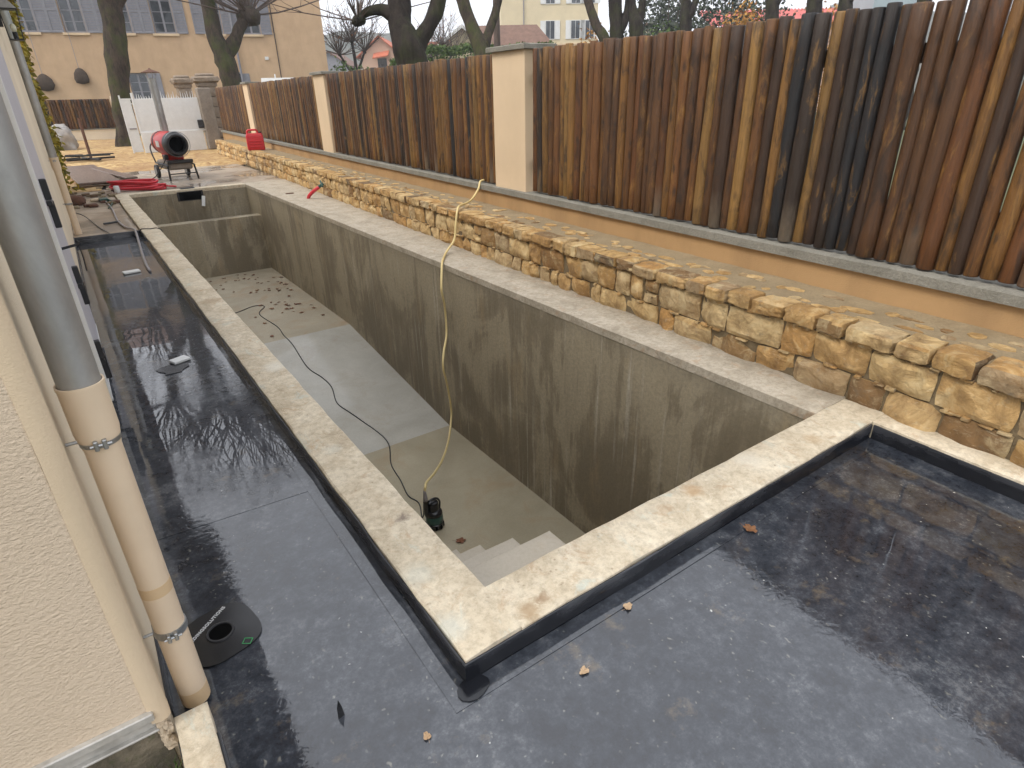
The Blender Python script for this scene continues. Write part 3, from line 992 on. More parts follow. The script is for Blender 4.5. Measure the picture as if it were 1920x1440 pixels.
def log_panel(label, ya, yb, special=()):
    t = thing('log_fence', label, 'fence', (WX(2.79, (ya + yb) / 2), (ya + yb) / 2, .60), WROT, 'log fence panels between the cream pillars')
    y = ya + .03
    k = 0
    while True:
        d = rnd.uniform(.066, .096)
        if y + d > yb - .01:
            break
        o = link('pole', LOGS[rnd.randrange(7)], t, (.075 + rnd.uniform(-.008, .008), (y + d / 2) - (ya + yb) / 2, rnd.uniform(-.006, .008)))
        s = d / .115
        o.scale = (s, s, 1 + rnd.uniform(-.006, .006))
        o.rotation_euler = (rnd.uniform(-.004, .004), rnd.uniform(-.006, .006), rnd.uniform(0, 6.28))
        c = rnd.choice(TONES)
        f = rnd.uniform(.66, 1.08)
        c = tuple(x * f for x in c)
        for sy in special:
            if abs(sy - (y + d / 2)) < d / 2:
                c = BLACK
        o.color = (*c, 1)
        y += d + rnd.choice((-.003, -.002, -.002, -.001, 0, .0015))
        k += 1
    for z in (.22, .98):
        MB().box(.135, .19, -(yb - ya) / 2 + .01, (yb - ya) / 2 - .01, z, z + .09).build('rail', MAT['wood_dark'], t)
    return t
log_panel('brown log fence panel right of the nearest pillar, running out of frame', YA, 3.785, (.50, .54, .93))
log_panel('brown log fence panel between the nearest and second cream pillars', 4.37, 10.05, (5.0, 5.45))
log_panel('brown log fence panel behind the red jerrycan, between the second and third pillars', 10.67, 16.67)
log_panel('farthest short log fence panel beside the grey gate post', 17.23, 22.05)

# ================================================================ the house on the left
house = thing('house', 'cream rendered house with roughcast corner at the left edge', 'house', (-.93, .1, 0))
def hp(mb, name, mat, parent=None, smooth=False, angle=None):
    o = mb.build(name, mat, parent or house, smooth=smooth, angle=angle)
    if parent is None:
        o.location = (.93, -.1, 0)
    return o
hp(MB().box(-6, -.93, .10, 14.2, -.75, 3.2), 'wall', MAT['house_wall'])
hp(MB().box(-6, -.966, .078, .0995, .078, 3.2), 'roughcast_wall', MAT['roughcast'])
b = MB()
prof = [(-.966, .076), (-.945, .070), (-.930, .074), (-.9215, .086), (-.9225, .101), (-.9245, .128), (-.9285, .150), (-.9285, .10), (-.966, .10)]
zs = [.03 + .16 * k for k in range(20)]
for z in zs:
    for (x, y) in prof:
        w = .0022 * mnoise.noise(Vector((x * 30, y * 30, z * 5)))
        b.v.append((x + w, y - w, z))
n = len(prof)
for i in range(len(zs) - 1):
    for k in range(n):
        a, c = i * n + k, i * n + (k + 1) % n
        b.f.append((a, c, c + n, a + n))
b.f.append(tuple(range(n))[::-1])
hp(b, 'corner_bead', MAT['smooth_render'], smooth=True, angle=50)
hp(MB().box(-6, -.955, .062, .0985, .052, .0775, ch=.003), 'starter_rail', MAT['alu'])
hp(MB().box(-6, -.957, .082, .0985, .012, .0515), 'starter_rail_web', MAT['alu'])
hp(MB().box(-6, -.955, .068, .0985, .004, .0115, ch=.002), 'starter_rail_lip', MAT['alu'])
hp(MB().box(-6, -.945, .088, .0982, -.6, .0035), 'foundation', MAT['earth'])
b = MB()
for k in range(9):
    mb = rock(rnd.uniform(.012, .03), rnd.uniform(.012, .03), rnd.uniform(.015, .04), 3, .3, k, 3)
    px, pz = -.944 + rnd.uniform(-.012, .012), .02 - k * .011
    b.add([(p[0] + px, p[1] + .078 + rnd.uniform(-.004, .006), p[2] + pz) for p in mb.v], mb.f)
hp(b, 'broken_render', MAT['rubble'], smooth=True, angle=40)
# membrane turned up against the wall's foot
hp(MB().box(-.9295, -.924, .16, 7.89, DECK - .005, .0, ch=.001), 'wall_flashing', MAT['upstand'])
# shutters folded back on the pool side
def shutter(y0, y1, z0, z1, catches):
    s_ = hp(MB().box(-.929, -.898, y0, y1, z0, z1, ch=.002), 'shutter', MAT['lilac'])
    MB().box(-.930, -.893, y0 - .034, y0 - .001, z0 - .01, z1, ch=.003).build('shutter_edge', MAT['white'], s_)
    MB().box(-.9285, -.896, y0, y1, z0 - .03, z0 - .001, ch=.002).build('bottom_rail', MAT['white'], s_)
    for (y, z, kind) in catches:
        if kind == 0:
            bb = MB().box(-.90, -.868, y - .10, y - .06, z + .02, z + .12, ch=.004)
            bb.box(-.899, -.872, y - .10, y + .05, z - .012, z + .012, ch=.003)
            bb.box(-.90, -.868, y + .02, y + .06, z - .14, z + .0, ch=.004)
        else:
            bb = MB().tube([(-.90, y, z), (-.83, y, z + .012), (-.818, y, z + .03)], .007, 7)
            bb.tube([(-.822, y, z + .02), (-.820, y + .01, z - .06), (-.824, y + .0, z - .13)], .0035, 5)
        bb.build('catch', MAT['black'], s_, smooth=True, angle=40)
shutter(2.40, 3.88, .02, 2.45, [(2.75, 1.02, 0), (2.6, .80, 1), (3.1, .50, 0), (2.5, .22, 0)])
# eaves: boarded soffit and a row of roof tiles
for (xa, ya_, yb_) in ((-.50, -.15, 6.0), (-.72, 6.0, 14.5)):
    hp(MB().box(-1.2, xa - .03, ya_, yb_, 3.2, 3.235), 'soffit', MAT['wood_dark'])
    hp(MB().add([(xa - .01, ya_, 3.24), (xa - .01, yb_, 3.24), (-3.4, yb_, 4.35), (-3.4, ya_, 4.35), (xa - .01, ya_, 3.28), (xa - .01, yb_, 3.28), (-3.4, yb_, 4.39), (-3.4, ya_, 4.39)], [(0, 1, 2, 3), (7, 6, 5, 4), (0, 4, 5, 1), (3, 2, 6, 7), (0, 3, 7, 4), (1, 5, 6, 2)]), 'roof', MAT['tile_eave'])
    tm = MB()
    for sgm in range(7):
        a = math.pi * sgm / 6
        for (xx, zz) in ((.04, -.018), (-.6, .26)):
            tm.v.append((xx, .085 * math.cos(a), zz + .055 * math.sin(a)))
    for sgm in range(6):
        tm.f.append((sgm * 2, sgm * 2 + 2, sgm * 2 + 3, sgm * 2 + 1))
    tm.f.append(tuple(range(0, 14, 2))[::-1])
    tme = tm.mesh('eave_tile', True)
    tme.materials.append(MAT['tile_eave'])
    y = ya_ + .1
    while y < yb_:
        o = link('eave_tile', tme, house, (xa + .93, y - .1, 3.27))
        y += .19
hp(MB().box(-1.1, -.93, .1, 14.2, 3.2, 3.25), 'wall_plate', MAT['wood_dark'])

tag(MB().box(-6, -.80, -6, .0875, -.7, -.26).build('planting_bed', MAT['earth']), kind='structure')
kb = slab(-.921, -.838, -5, .098, -.3, .0, .06, .003, .006, seed=61)
tag(kb.build('edging_kerb', MAT['coping'], smooth=True, angle=40), kind='structure')
kbu = slab(-.8378, -.829, -5, -.0, DECK - .02, -.022, .07, .006, .003, seed=63, zj=.01)
kbu.build('upstand', MAT['upstand'], deck, smooth=True, angle=50)
b = MB()
for k in range(30):
    a, r_ = rnd.uniform(0, 6.28), rnd.uniform(0, .05)
    x, y = -.955 + r_ * math.cos(a) * .6, .03 + r_ * math.sin(a)
    h = rnd.uniform(.02, .05)
    b.tube([(x, y, -.26), (x + rnd.uniform(-.01, .01), y + rnd.uniform(-.01, .01), -.26 + h * 3), (x + rnd.uniform(-.03, .03), y - rnd.uniform(0, .03), -.26 + h * 4)], [.003, .002, .0006], 4)
tag(b.build('moss_tuft', MAT['leaf_hedge']), 'tuft of green moss at the foot of the roughcast corner', 'moss', kind='stuff')

def downpipe(label, x, y, zjoin, ztop, zbot, r, clamps, bands):
    t = thing('downpipe', label, 'pipe', (x, y, 0), 0, 'downpipes on the house wall')
    n = 28
    MB().lathe([(r * 1.10, zjoin - .05), (r * 1.10, ztop)], n).build('zinc_pipe', MAT['zinc'], t, smooth=True, angle=50)
    MB().lathe([(r, zbot), (r * 1.005, zbot + .003), (r, zjoin - .155), (r * 1.05, zjoin - .145), (r * 1.20, zjoin - .11), (r * 1.21, zjoin - .005), (r * 1.25, zjoin), (r * 1.25, zjoin + .007), (r * 1.15, zjoin + .007), (r * 1.12, zjoin - .04)], n).build('plastic_pipe', MAT['pvc'], t, smooth=True, angle=40)
    for (z0, z1) in bands:
        MB().lathe([(r * .9, z0), (r + .0006, z0), (r + .0006, z1), (r * .9, z1)], n, cap=False).build('band', MAT['pvc_band'], t, smooth=True, angle=40)
    for z in clamps:
        c = MB().lathe([(r * .98, z - .011), (r + .0035, z - .011), (r + .0045, z), (r + .0035, z + .011), (r * .98, z + .011)], n, cap=False).build('clamp', MAT['steel'], t, smooth=True, angle=40)
        for xa in (-.013, .004):
            MB().box(xa, xa + .009, -r - .016, -r + .002, z - .012, z + .012, ch=.002).build('lug', MAT['steel'], c)
        MB().tube([(-.02, -r - .010, z), (.022, -r - .010, z)], .0035, 6).build('bolt', MAT['steel'], c, smooth=True, angle=40)
        MB().tube([(-r + .002, 0, z), (-.064, 0, z)], .004, 6).build('wall_pin', MAT['steel'], c, smooth=True, angle=40)
downpipe('near downpipe, zinc above and sand plastic below, at the house corner', -.865, .20, .93, 3.15, -.078, .0375, (.80, .205), ((.335, .368), (-.076, -.025)))
downpipe('far downpipe, thin zinc and plastic, beyond the lilac shutters', -.868, 8.25, .89, 3.15, -.03, .040, (.86, .35), ())
lt = thing('wall_lantern', 'square glass wall lantern with black frame high on the house', 'lamp', (-.825, 6.5, 2.02))
LS = .66
bb = MB()
for sx in (-1, 1):
    for sy in (-1, 1):
        bb.tube([(sx * .075, sy * .075, 0), (sx * .10, sy * .10, .36)], .007, 5)
bb.box(-.085, .085, -.085, .085, -.012, .004)
bb.box(-.11, .11, -.11, .11, .355, .37)
bb.build('frame', MAT['black'], lt)
MB().lathe([(.15, .37), (.05, .47), (.012, .50)], 4).build('hood', MAT['zinc'], lt, rotz=R(45))
MB().lathe([(.02, .09), (.034, .12), (.036, .16), (.02, .19)], 12).build('bulb', MAT['bulb'], lt, smooth=True)
MB().lathe([(.03, .004), (.03, .09)], 10).build('socket', MAT['black'], lt)
b = MB()
for s1 in (-1, 1):
    b.add([(s1 * .074, -.074, .005), (s1 * .074, .074, .005), (s1 * .099, .099, .355), (s1 * .099, -.099, .355)], [(0, 1, 2, 3)])
    b.add([(-.074, s1 * .074, .005), (.074, s1 * .074, .005), (.099, s1 * .099, .355), (-.099, s1 * .099, .355)], [(0, 1, 2, 3)])
b.build('pane', MAT['clear'], lt)

lt.scale = (LS, LS, LS)
MB().box(-.158, -.10, -.05, .05, .15, .45, ch=.006).box(-.11, -.0, -.012, .012, .36, .385).build('bracket', MAT['black'], lt)

def leaf_quads(b, n, samp, s0, s1, droop=.3, rr=rnd):
    for k in range(n):
        p = Vector(samp())
        s = rr.uniform(s0, s1)
        d = Vector((rr.uniform(-1, 1), rr.uniform(-1, 1), rr.uniform(-1, .6) - droop)).normalized()
        w = d.orthogonal().normalized()
        w.rotate(Matrix.Rotation(rr.uniform(0, 6.28), 3, d))
        c = d.cross(w) * s * .12
        b.add([p, p + d * s * .5 + w * s * .33 + c, p + d * s, p + d * s * .5 - w * s * .33 + c], [(0, 1, 2, 3)])
vine = thing('climbing_vine', 'yellowing climbing vine hanging on the far end of the house', 'vine', (-.85, 12.5, 0))
b = MB()
def vs_():
    y = rnd.uniform(10.4, 14.4)
    z = rnd.uniform(.25, 3.2)
    th = .16 * (0.3 + abs(mnoise.noise(Vector((y * 1.5, z * 1.5, 0)))) * 1.6)
    return (-.93 + rnd.uniform(.0, th) + .85, y - 12.5, z)
leaf_quads(b, 2600, vs_, .06, .12, .5)
b.build('foliage', MAT['leaf_vine'], vine)
b = MB()
for k in range(10):
    y = rnd.uniform(-1.8, 1.8)
    b.tube([(-.06, y, .0), (-.05, y + rnd.uniform(-.2, .2), 1), (-.06, y + rnd.uniform(-.4, .4), 2), (-.05, y + rnd.uniform(-.5, .5), 3)], .012, 5)
b.build('stem', MAT['twig'], vine)

# ================================================================ things on the near deck
dr = thing('roof_drain', 'black membrane drain flange with open outlet beside the downpipe', 'drain', (-.757, .412, DECK))
pts = []
for k in range(40):
    a = 2 * math.pi * k / 40
    c_, s__ = math.cos(a), math.sin(a)
    q = (abs(c_) ** 3.2 + abs(s__) ** 3.2) ** (-1 / 3.2)
    pts.append((.112 * q * c_, .118 * q * s__))
rot_ = Matrix.Rotation(R(12), 4, 'Z')
fb = MB()
hole = [(.036 * math.cos(2 * math.pi * k / 40), .036 * math.sin(2 * math.pi * k / 40)) for k in range(40)]
def fl_z(i): return (.0045, .0065)[i]
allp = [(x, y, .0005) for x, y in pts] + [(x, y, .006) for x, y in pts] + [(x, y, .008) for x, y in hole] + [(x * .97, y * .97, -.05) for x, y in hole]
fb.add([rot_ @ Vector(p) for p in allp], [f for k in range(40) for f in ((k, (k + 1) % 40, 40 + (k + 1) % 40, 40 + k), (40 + k, 40 + (k + 1) % 40, 80 + (k + 1) % 40, 80 + k), (80 + k, 80 + (k + 1) % 40, 120 + (k + 1) % 40, 120 + k))])
fb.build('flange', MAT['gloss_black'], dr, smooth=True, angle=30)
rm = MB()
for k in range(40):
    for (r_, z) in ((.034, .006), (.036, .0125), (.0415, .0125), (.0435, .006)):
        a = 2 * math.pi * k / 40
        rm.v.append((r_ * math.cos(a), r_ * math.sin(a), z))
for k in range(40):
    for j in range(3):
        a, c = k * 4 + j, ((k + 1) % 40) * 4 + j
        rm.f.append((a, c, c + 1, a + 1))
rm.build('outlet_rim', MAT['rubber'], dr, smooth=True, angle=40)
MB().lathe([(.0345, .0), (.0345, .0092)], 24).build('outlet', MAT['blackhole'], dr)  # black disc filling the bore, its depth of shade given by colour
def lettering(name, text, size, loc, ang, mat, parent):
    cu = bpy.data.curves.new(name, 'FONT')
    cu.body = text
    cu.size = size
    cu.extrude = .0003
    cu.offset = .0006
    cu.space_character = 1.12
    o = bpy.data.objects.new(name, cu)
    col.objects.link(o)
    dg = bpy.context.evaluated_depsgraph_get()
    me = bpy.data.meshes.new_from_object(o.evaluated_get(dg))
    bpy.data.objects.remove(o)
    me.materials.clear()
    me.materials.append(mat)
    o = link(name, me, parent, loc, ang)
    return o
lettering('lettering', 'LDINGSOLUTIONS', .0165, (-.082, .010, .0078), math.atan2(.075, .094), MAT['letter'], dr)
b = MB()
gx, gy = .045, -.102
for (x0, x1, y0, y1) in ((0, .028, 0, .003), (0, .028, .021, .024), (0, .003, .003, .021), (.025, .028, .003, .021)):
    b.box(x0, x1, y0, y1, 0, .0006)
o = b.build('printed_mark', MAT['green_print'], dr, (gx, gy + .012, .0072), R(-35))

def tile(label, x, y, rz, sx, sy, h=.018):
    t = thing('loose_tile', label, 'tile', (x, y, DECK), rz)
    MB().box(-sx / 2, sx / 2, -sy / 2, sy / 2, .004, .004 + h, ch=.003).build('slab', MAT['white'], t)
    MB().box(-sx / 2 + .006, sx / 2 - .006, -sy / 2 + .006, sy / 2 - .006, -.001, .0035).build('bed', MAT['sill'], t)
tile('small white tile lying in the water near the grey conduit', -.509, 5.86, R(8), .15, .09)
tile('cream tile on a dark wet patch in the middle of the left deck', -.49, 3.0, R(22), .11, .075)
b = MB()
pts = [(-.55 + rnd.uniform(-.012, .012) + .085 * math.cos(a) * (1 + .35 * math.sin(3 * a)), 2.88 + .10 * math.sin(a) * (1 + .25 * math.cos(2 * a))) for a in [2 * math.pi * k / 16 for k in range(16)]]
b.prism([(x + .5, y - 2.9) for x, y in pts], 0, .005)
tag(b.build('rubber_scrap', MAT['upstand'], loc=(-.5, 2.9, DECK)), 'torn dark rubber scrap lying beside the cream tile', 'scrap')
b = MB().add([(-.008, 0, 0), (.012, .004, 0), (.010, .012, .030), (.004, .014, .058), (-.004, .010, .034), (-.006, .010, 0), (.010, .016, 0)], [(0, 1, 2, 4), (4, 2, 3), (5, 4, 3), (5, 3, 6), (6, 3, 2, 1), (0, 4, 5), (0, 5, 6, 1)])
tag(b.build('rubber_shard', MAT['gloss_black'], loc=(-.545, -.105, DECK)), 'small pointed black shard standing up from the near deck', 'scrap')
def leaf_mesh(k, lobes=5):
    r_ = random.Random(300 + k)
    b = MB()
    n = 18
    b.v.append((0, 0, .004))
    for q in range(n):
        a = 2 * math.pi * q / n
        r = .032 * (.75 + .35 * abs(math.cos(a * lobes / 2)) + r_.uniform(-.08, .08))
        b.v.append((r * math.cos(a), r * math.sin(a) * .8, .002 + .010 * r_.random() * (r / .03)))
    for q in range(n):
        b.f.append((0, 1 + q, 1 + (q + 1) % n))
    b.tube([(-.03, 0, .004), (-.055, .006, .006)], .001, 4)
    return b
LEAF = []
for k in range(4):
    me = leaf_mesh(k).mesh('dead_leaf')
    me.materials.append(MAT['leaf_dead'])
    LEAF.append(me)
tanleaf = leaf_mesh(9, 3).mesh('dead_leaf')
tanleaf.materials.append(MAT['leaf_tan'])
def leaf(label, x, y, z, s, me=None, group=None):
    o = link('dead_leaf', me or LEAF[rnd.randrange(4)], None, (x, y, z), rnd.uniform(0, 6.28))
    o.scale = (s, s, s)
    return tag(o, label, 'leaf', group)
leaf('pale tan leaf floating close to the near kerb', .39, -.292, DECK + .003, .55, tanleaf)
leaf('dark red-brown leaf on the wet deck right of the near kerb', 1.06, -.294, DECK + .003, .85)
leaf('tan crumpled leaf on the near deck in front of the kerb corner', .104, -.394, DECK + .003, .5, tanleaf)
leaf('ochre leaf fragment nearest the bottom edge of the photo', -.375, -.296, DECK + .003, .4, tanleaf)
leaf('lone brown leaf on the deep floor beside the pump', 1.10, 2.20, FZ2 + .003, 1.3)
GL = 'small brown dead leaf on the shallow floor of the pool'
placed = 0
while placed < 74:
    y = 6.95 + rnd.random() ** .8 * 3.85
    x = .45 + 1.5 * rnd.random() ** .65
    if mnoise.noise(Vector((x * 2, y * 1.4, 0))) < -.12:
        continue
    leaf(GL, x, y, FZ1 + .003, rnd.uniform(.55, 1.15), None, 'dead leaves on the shallow pool floor')
    placed += 1

def smooth_path(pts, n=8):
    P = [Vector(p) for p in pts]
    out = []
    for i in range(len(P) - 1):
        p0, p1, p2, p3 = P[max(i - 1, 0)], P[i], P[i + 1], P[min(i + 2, len(P) - 1)]
        for k in range(n):
            t = k / n
            out.append(.5 * ((2 * p1) + (p2 - p0) * t + (2 * p0 - 5 * p1 + 4 * p2 - p3) * t * t + (3 * p1 - p0 - 3 * p2 + p3) * t ** 3))
    out.append(P[-1])
    return out
# submersible pump, its hose and cable
PX, PYY = 1.02, 2.50
pump = thing('submersible_pump', 'black and dark green submersible pump standing on the deep floor', 'pump', (PX, PYY, FZ2))
MB().lathe([(.070, .004), (.078, .012), (.078, .055), (.072, .062)], 24).build('intake_base', MAT['gloss_black'], pump, smooth=True, angle=40)
for k in range(10):
    a = 2 * math.pi * k / 10
    MB().box(-.008, .008, -.003, .003, .012, .05, Matrix.Translation((.0785 * math.cos(a), .0785 * math.sin(a), 0)) @ Matrix.Rotation(a + math.pi / 2, 4, 'Z')).build('intake_slot', MAT['blackhole'], pump)
MB().lathe([(.072, .062), (.076, .068), (.074, .125), (.070, .132)], 24).build('body', MAT['darkgreen'], pump, smooth=True, angle=40)
MB().lathe([(.070, .132), (.074, .138), (.072, .16), (.058, .178), (.050, .182)], 24).build('upper_housing', MAT['gloss_black'], pump, smooth=True, angle=40)
MB().lathe([(.046, .182), (.046, .25), (.040, .262), (.012, .266)], 20).build('motor_cap', MAT['gloss_black'], pump, smooth=True, angle=40)
hb = MB().tube(smooth_path([(.055, 0, .17), (.062, 0, .24), (.03, 0, .285), (-.03, 0, .285), (-.055, 0, .25)]), .009, 8)
hb.build('handle', MAT['gloss_black'], pump, smooth=True)
ob = MB().tube(smooth_path([(-.045, .0, .12), (-.066, 0, .16), (-.068, 0, .22), (-.066, 0, .30)]), [.022] * 25, 12)
ob.build('outlet', MAT['gloss_black'], pump, smooth=True, angle=50)
MB().lathe([(.021, 0), (.019, .03), (.012, .09), (.011, .11)], 14).build('hose_tail', MAT['greyplastic'], pump, (-.066, 0, .30), smooth=True)
hx, hy, hz = PX - .066, PYY, FZ2 + .40
hose = [(hx, hy, hz), (hx + .015, hy + .005, hz + .04), (1.02, 2.584, -1.47), (1.234, 2.858, -1.61), (1.491, 3.188, -1.735), (1.731, 3.496, -1.758), (1.886, 3.694, -1.642), (1.903, 3.716, -1.494), (1.825, 3.616, -1.18), (1.739, 3.506, -.937), (1.798, 3.581, -.806), (1.932, 3.753, -.722), (1.96, 3.79, -.574), (1.939, 3.762, -.386), (1.88, 3.687, -.22), (1.925, 3.745, -.07), (1.985, 3.83, .010), (2.06, 3.94, .016), (2.20, 4.12, .03), (2.345, 4.20, .12), (2.385, 4.22, .27), (2.44, 4.26, .405), (2.53, 4.36, .425), (2.68, 4.48, .42), (2.82, 4.58, .44), (2.93, 4.62, .53), (2.985, 4.66, .60), (3.04, 4.67, .612)]
b = MB().tube(smooth_path(hose, 7), .0115, 10)
tag(b.build('garden_hose', MAT['yellowhose'], smooth=True), 'pale yellow hose climbing from the pump over the stone wall to the fence', 'hose')
def fz(y):
    return FZ1 if y >= FY1 else (FZ2 if y <= FY2 else FZ2 + (FZ1 - FZ2) * (y - FY2) / (FY1 - FY2))
cpts = [(.0, 7.62), (.10, 7.9), (.42, 8.30), (.79, 8.427), (1.078, 8.593), (1.222, 8.478), (1.056, 8.12), (1.117, 7.387), (1.089, 6.949), (1.10, 6.6), (1.07, 5.95), (1.14, 5.62), (1.16, 5.35), (1.09, 5.0), (1.14, 4.75), (1.18, 4.58), (1.276, 4.056), (1.125, 3.623), (1.076, 3.298), (1.026, 3.035), (1.054, 2.873), (.985, 2.68)]
c3 = [(-.205, 7.86, -.02), (-.19, 7.84, .010), (-.1, 7.80, .007), (-.005, 7.72, .009), (.022, 7.66, -.1), (.012, 7.60, -.8), (.03, 7.62, -1.40)] + [(x, y, fz(y) + .007) for x, y in cpts[1:]] + [(PX - .07, PYY + .06, FZ2 + .12), (PX - .075, PYY + .02, FZ2 + .27), (PX - .06, PYY + .0, FZ2 + .285)]
b = MB().tube(smooth_path(c3, 6), .0058, 6)
tag(b.build('pump_cable', MAT['rubber'], smooth=True), 'thin black cable wriggling along the pool floor to the pump', 'cable')
cd = [(-.383, 11.283, -.02), (-.36, 10.34, -.02), (-.37, 9.6, -.02), (-.38, 8.93, -.02), (-.34, 8.3, -.015), (-.27, 8.02, -.008), (-.262, 7.86, -.02), (-.285, 7.4, -.066), (-.33, 6.6, -.07), (-.353, 6.0, -.072), (-.352, 5.77, -.075)]
b = MB().tube(smooth_path(cd, 6), .014, 8)
tag(b.build('conduit', MAT['greyplastic'], smooth=True), 'grey ribbed conduit running over the deck kerb into the water', 'pipe')
bc = [(-.925, 9.62, .10), (-.87, 9.61, .07), (-.78, 9.5, .04), (-.717, 9.42, -.01), (-.65, 8.8, -.022), (-.61, 8.43, -.022), (-.55, 8.0, -.018), (-.53, 7.87, -.06)]
b = MB().tube(smooth_path(bc, 6), .006, 6)
tag(b.build('wall_cable', MAT['rubber'], smooth=True), 'black cable coming out of a sleeve in the house wall', 'cable')
tag(MB().lathe([(.02, 0), (.022, .09)], 12, Matrix.Translation((-.93, 9.62, .10)) @ Matrix.Rotation(R(100), 4, 'Y')).build('wall_sleeve', MAT['white'], smooth=True, angle=40), 'white plastic sleeve sticking out of the house wall', 'pipe')

# red hose stub on the right kerb
b = MB().tube(smooth_path([(2.343, 8.97, -.01), (2.36, 8.93, .05), (2.43, 8.85, .13), (2.50, 8.80, .18)]), .028, 12)
st = thing('red_pipe_stub', 'red flexible pipe stub with green valve rising from the right kerb', 'pipe', (2.343, 8.97, 0))
o = b.build('sleeve', MAT['redhose'], st, (-2.343, -8.97, 0), smooth=True, angle=50)
MB().tube([(2.48, 8.81, .17), (2.56, 8.76, .235)], .024, 10).tube([(2.53, 8.72, .19), (2.54, 8.83, .27)], .014, 8).build('valve', MAT['darkgreen'], st, (-2.343, -8.97, 0), smooth=True, angle=50)
tag(MB().prism([(.07, .02), (.02, .035), (-.06, .03), (-.075, -.01), (-.01, -.035), (.06, -.03)], 0, .012).build('brick_shard', MAT['rust'], loc=(2.27, 9.73, 0)), 'flat red-brown shard lying on the right kerb', 'debris')

# ================================================================ patio: heater, jerrycan, hoses, boards, rubbish
ht = thing('space_heater', 'red diesel space heater with tall grey flue behind the pool', 'heater', (1.16, 14.08, -.022), .105)
AX = Matrix.Translation((0, 0, .70)) @ Matrix.Rotation(R(90), 4, 'X')       # local z of the lathe -> -y
MB().lathe([(.05, -.66), (.18, -.655), (.225, -.62), (.235, -.58), (.235, .38), (.228, .39)], 32, AX).build('drum', MAT['red'], ht, smooth=True, angle=40)
MB().lathe([(.236, .375), (.246, .38), (.24, .46), (.212, .58), (.196, .60), (.165, .60), (.15, .56), (.15, .40)], 32, AX, cap=False).build('nozzle', MAT['black'], ht, smooth=True, angle=40)
MB().lathe([(.152, .42), (.151, .425)], 24, AX).build('burner_mouth', MAT['blackhole'], ht)  # recessed black disc in place of the nozzle's shaded inside
rg = MB()
for k in range(33):
    a = 2 * math.pi * k / 32
    rg.v.append((0, 0, 0)) if False else None
rg.tube([(.245 * math.cos(2 * math.pi * k / 36) + .02, -.49, .70 + .245 * math.sin(2 * math.pi * k / 36)) for k in range(37)], .007, 6, False)
rg.build('guard_ring', MAT['steel'], ht, smooth=True)
MB().box(-.15, .15, -.25, .30, .37, .52, ch=.02).build('burner_housing', MAT['red'], ht)
MB().box(-.235, .235, -.44, .50, .20, .368, ch=.03).build('fuel_tank', MAT['postgrey'], ht)
MB().box(-.25, .25, -.50, -.40, .33, .40, ch=.01).build('front_plate', MAT['black'], ht)
for sx in (-1, 1):
    MB().tube(smooth_path([(sx * .25, .52, .30), (sx * .255, -.38, .30), (sx * .26, -.47, .24), (sx * .275, -.50, .02), (sx * .275, -.50, .0)]), .019, 8).build('leg', MAT['black'], ht, smooth=True)
    wl = MB().lathe([(.09, -.03), (.13, -.03), (.14, -.015), (.14, .015), (.13, .03), (.09, .03)], 24, Matrix.Translation((sx * .30, .34, .14)) @ Matrix.Rotation(R(90), 4, 'Y')).build('wheel', MAT['rubber'], ht, smooth=True, angle=40)
    MB().lathe([(.03, -.034), (.085, -.032), (.085, .032), (.03, .034)], 18, Matrix.Translation((sx * .30, .34, .14)) @ Matrix.Rotation(R(90), 4, 'Y')).build('hub', MAT['steel'], wl, smooth=True, angle=40)
MB().tube([(-.27, -.49, .13), (.27, -.49, .13)], .012, 8).build('cross_bar', MAT['black'], ht)
MB().tube(smooth_path([(.25, .52, .30), (.24, .72, .62), (.0, .80, .78), (-.24, .72, .62), (-.25, .52, .30)]), .015, 8).build('push_handle', MAT['black'], ht, smooth=True)
fl = MB().lathe([(.074, .90), (.074, 1.02), (.078, 1.02), (.078, 1.05), (.074, 1.05), (.074, 1.94)], 20).build('flue', MAT['zinc'], ht, (.03, .28, 0), smooth=True, angle=40)
MB().lathe([(.175, 2.045), (.17, 2.055), (.03, 2.105), (.012, 2.13)], 24).build('rain_cap', MAT['rust'], fl, smooth=True, angle=40)
for k in range(3):
    a = 2.1 * k + .5
    MB().tube([(.072 * math.cos(a), .072 * math.sin(a), 1.88), (.12 * math.cos(a), .12 * math.sin(a), 2.05)], .007, 5).build('strut', MAT['steel'], fl)

MB().box(-.2375, -.2355, -.10, .16, .64, .76).build('label_plate', MAT['white'], ht)
MB().box(-.235, -.16, -.30, -.12, .40, .50, ch=.01).build('control_box', MAT['black'], ht)
for k in range(4):
    MB().lathe([(.236, -.50 + k * .03), (.2385, -.495 + k * .03), (.2385, -.485 + k * .03), (.236, -.48 + k * .03)], 32, AX, cap=False).build('vent_ring', MAT['black'], ht)
MB().tube(smooth_path([(-.2, -.2, .41), (-.34, -.1, .2), (-.5, .1, .02), (-.9, .3, .02), (-1.3, .1, .02)]), .010, 6).build('power_cord', MAT['rubber'], ht, smooth=True)

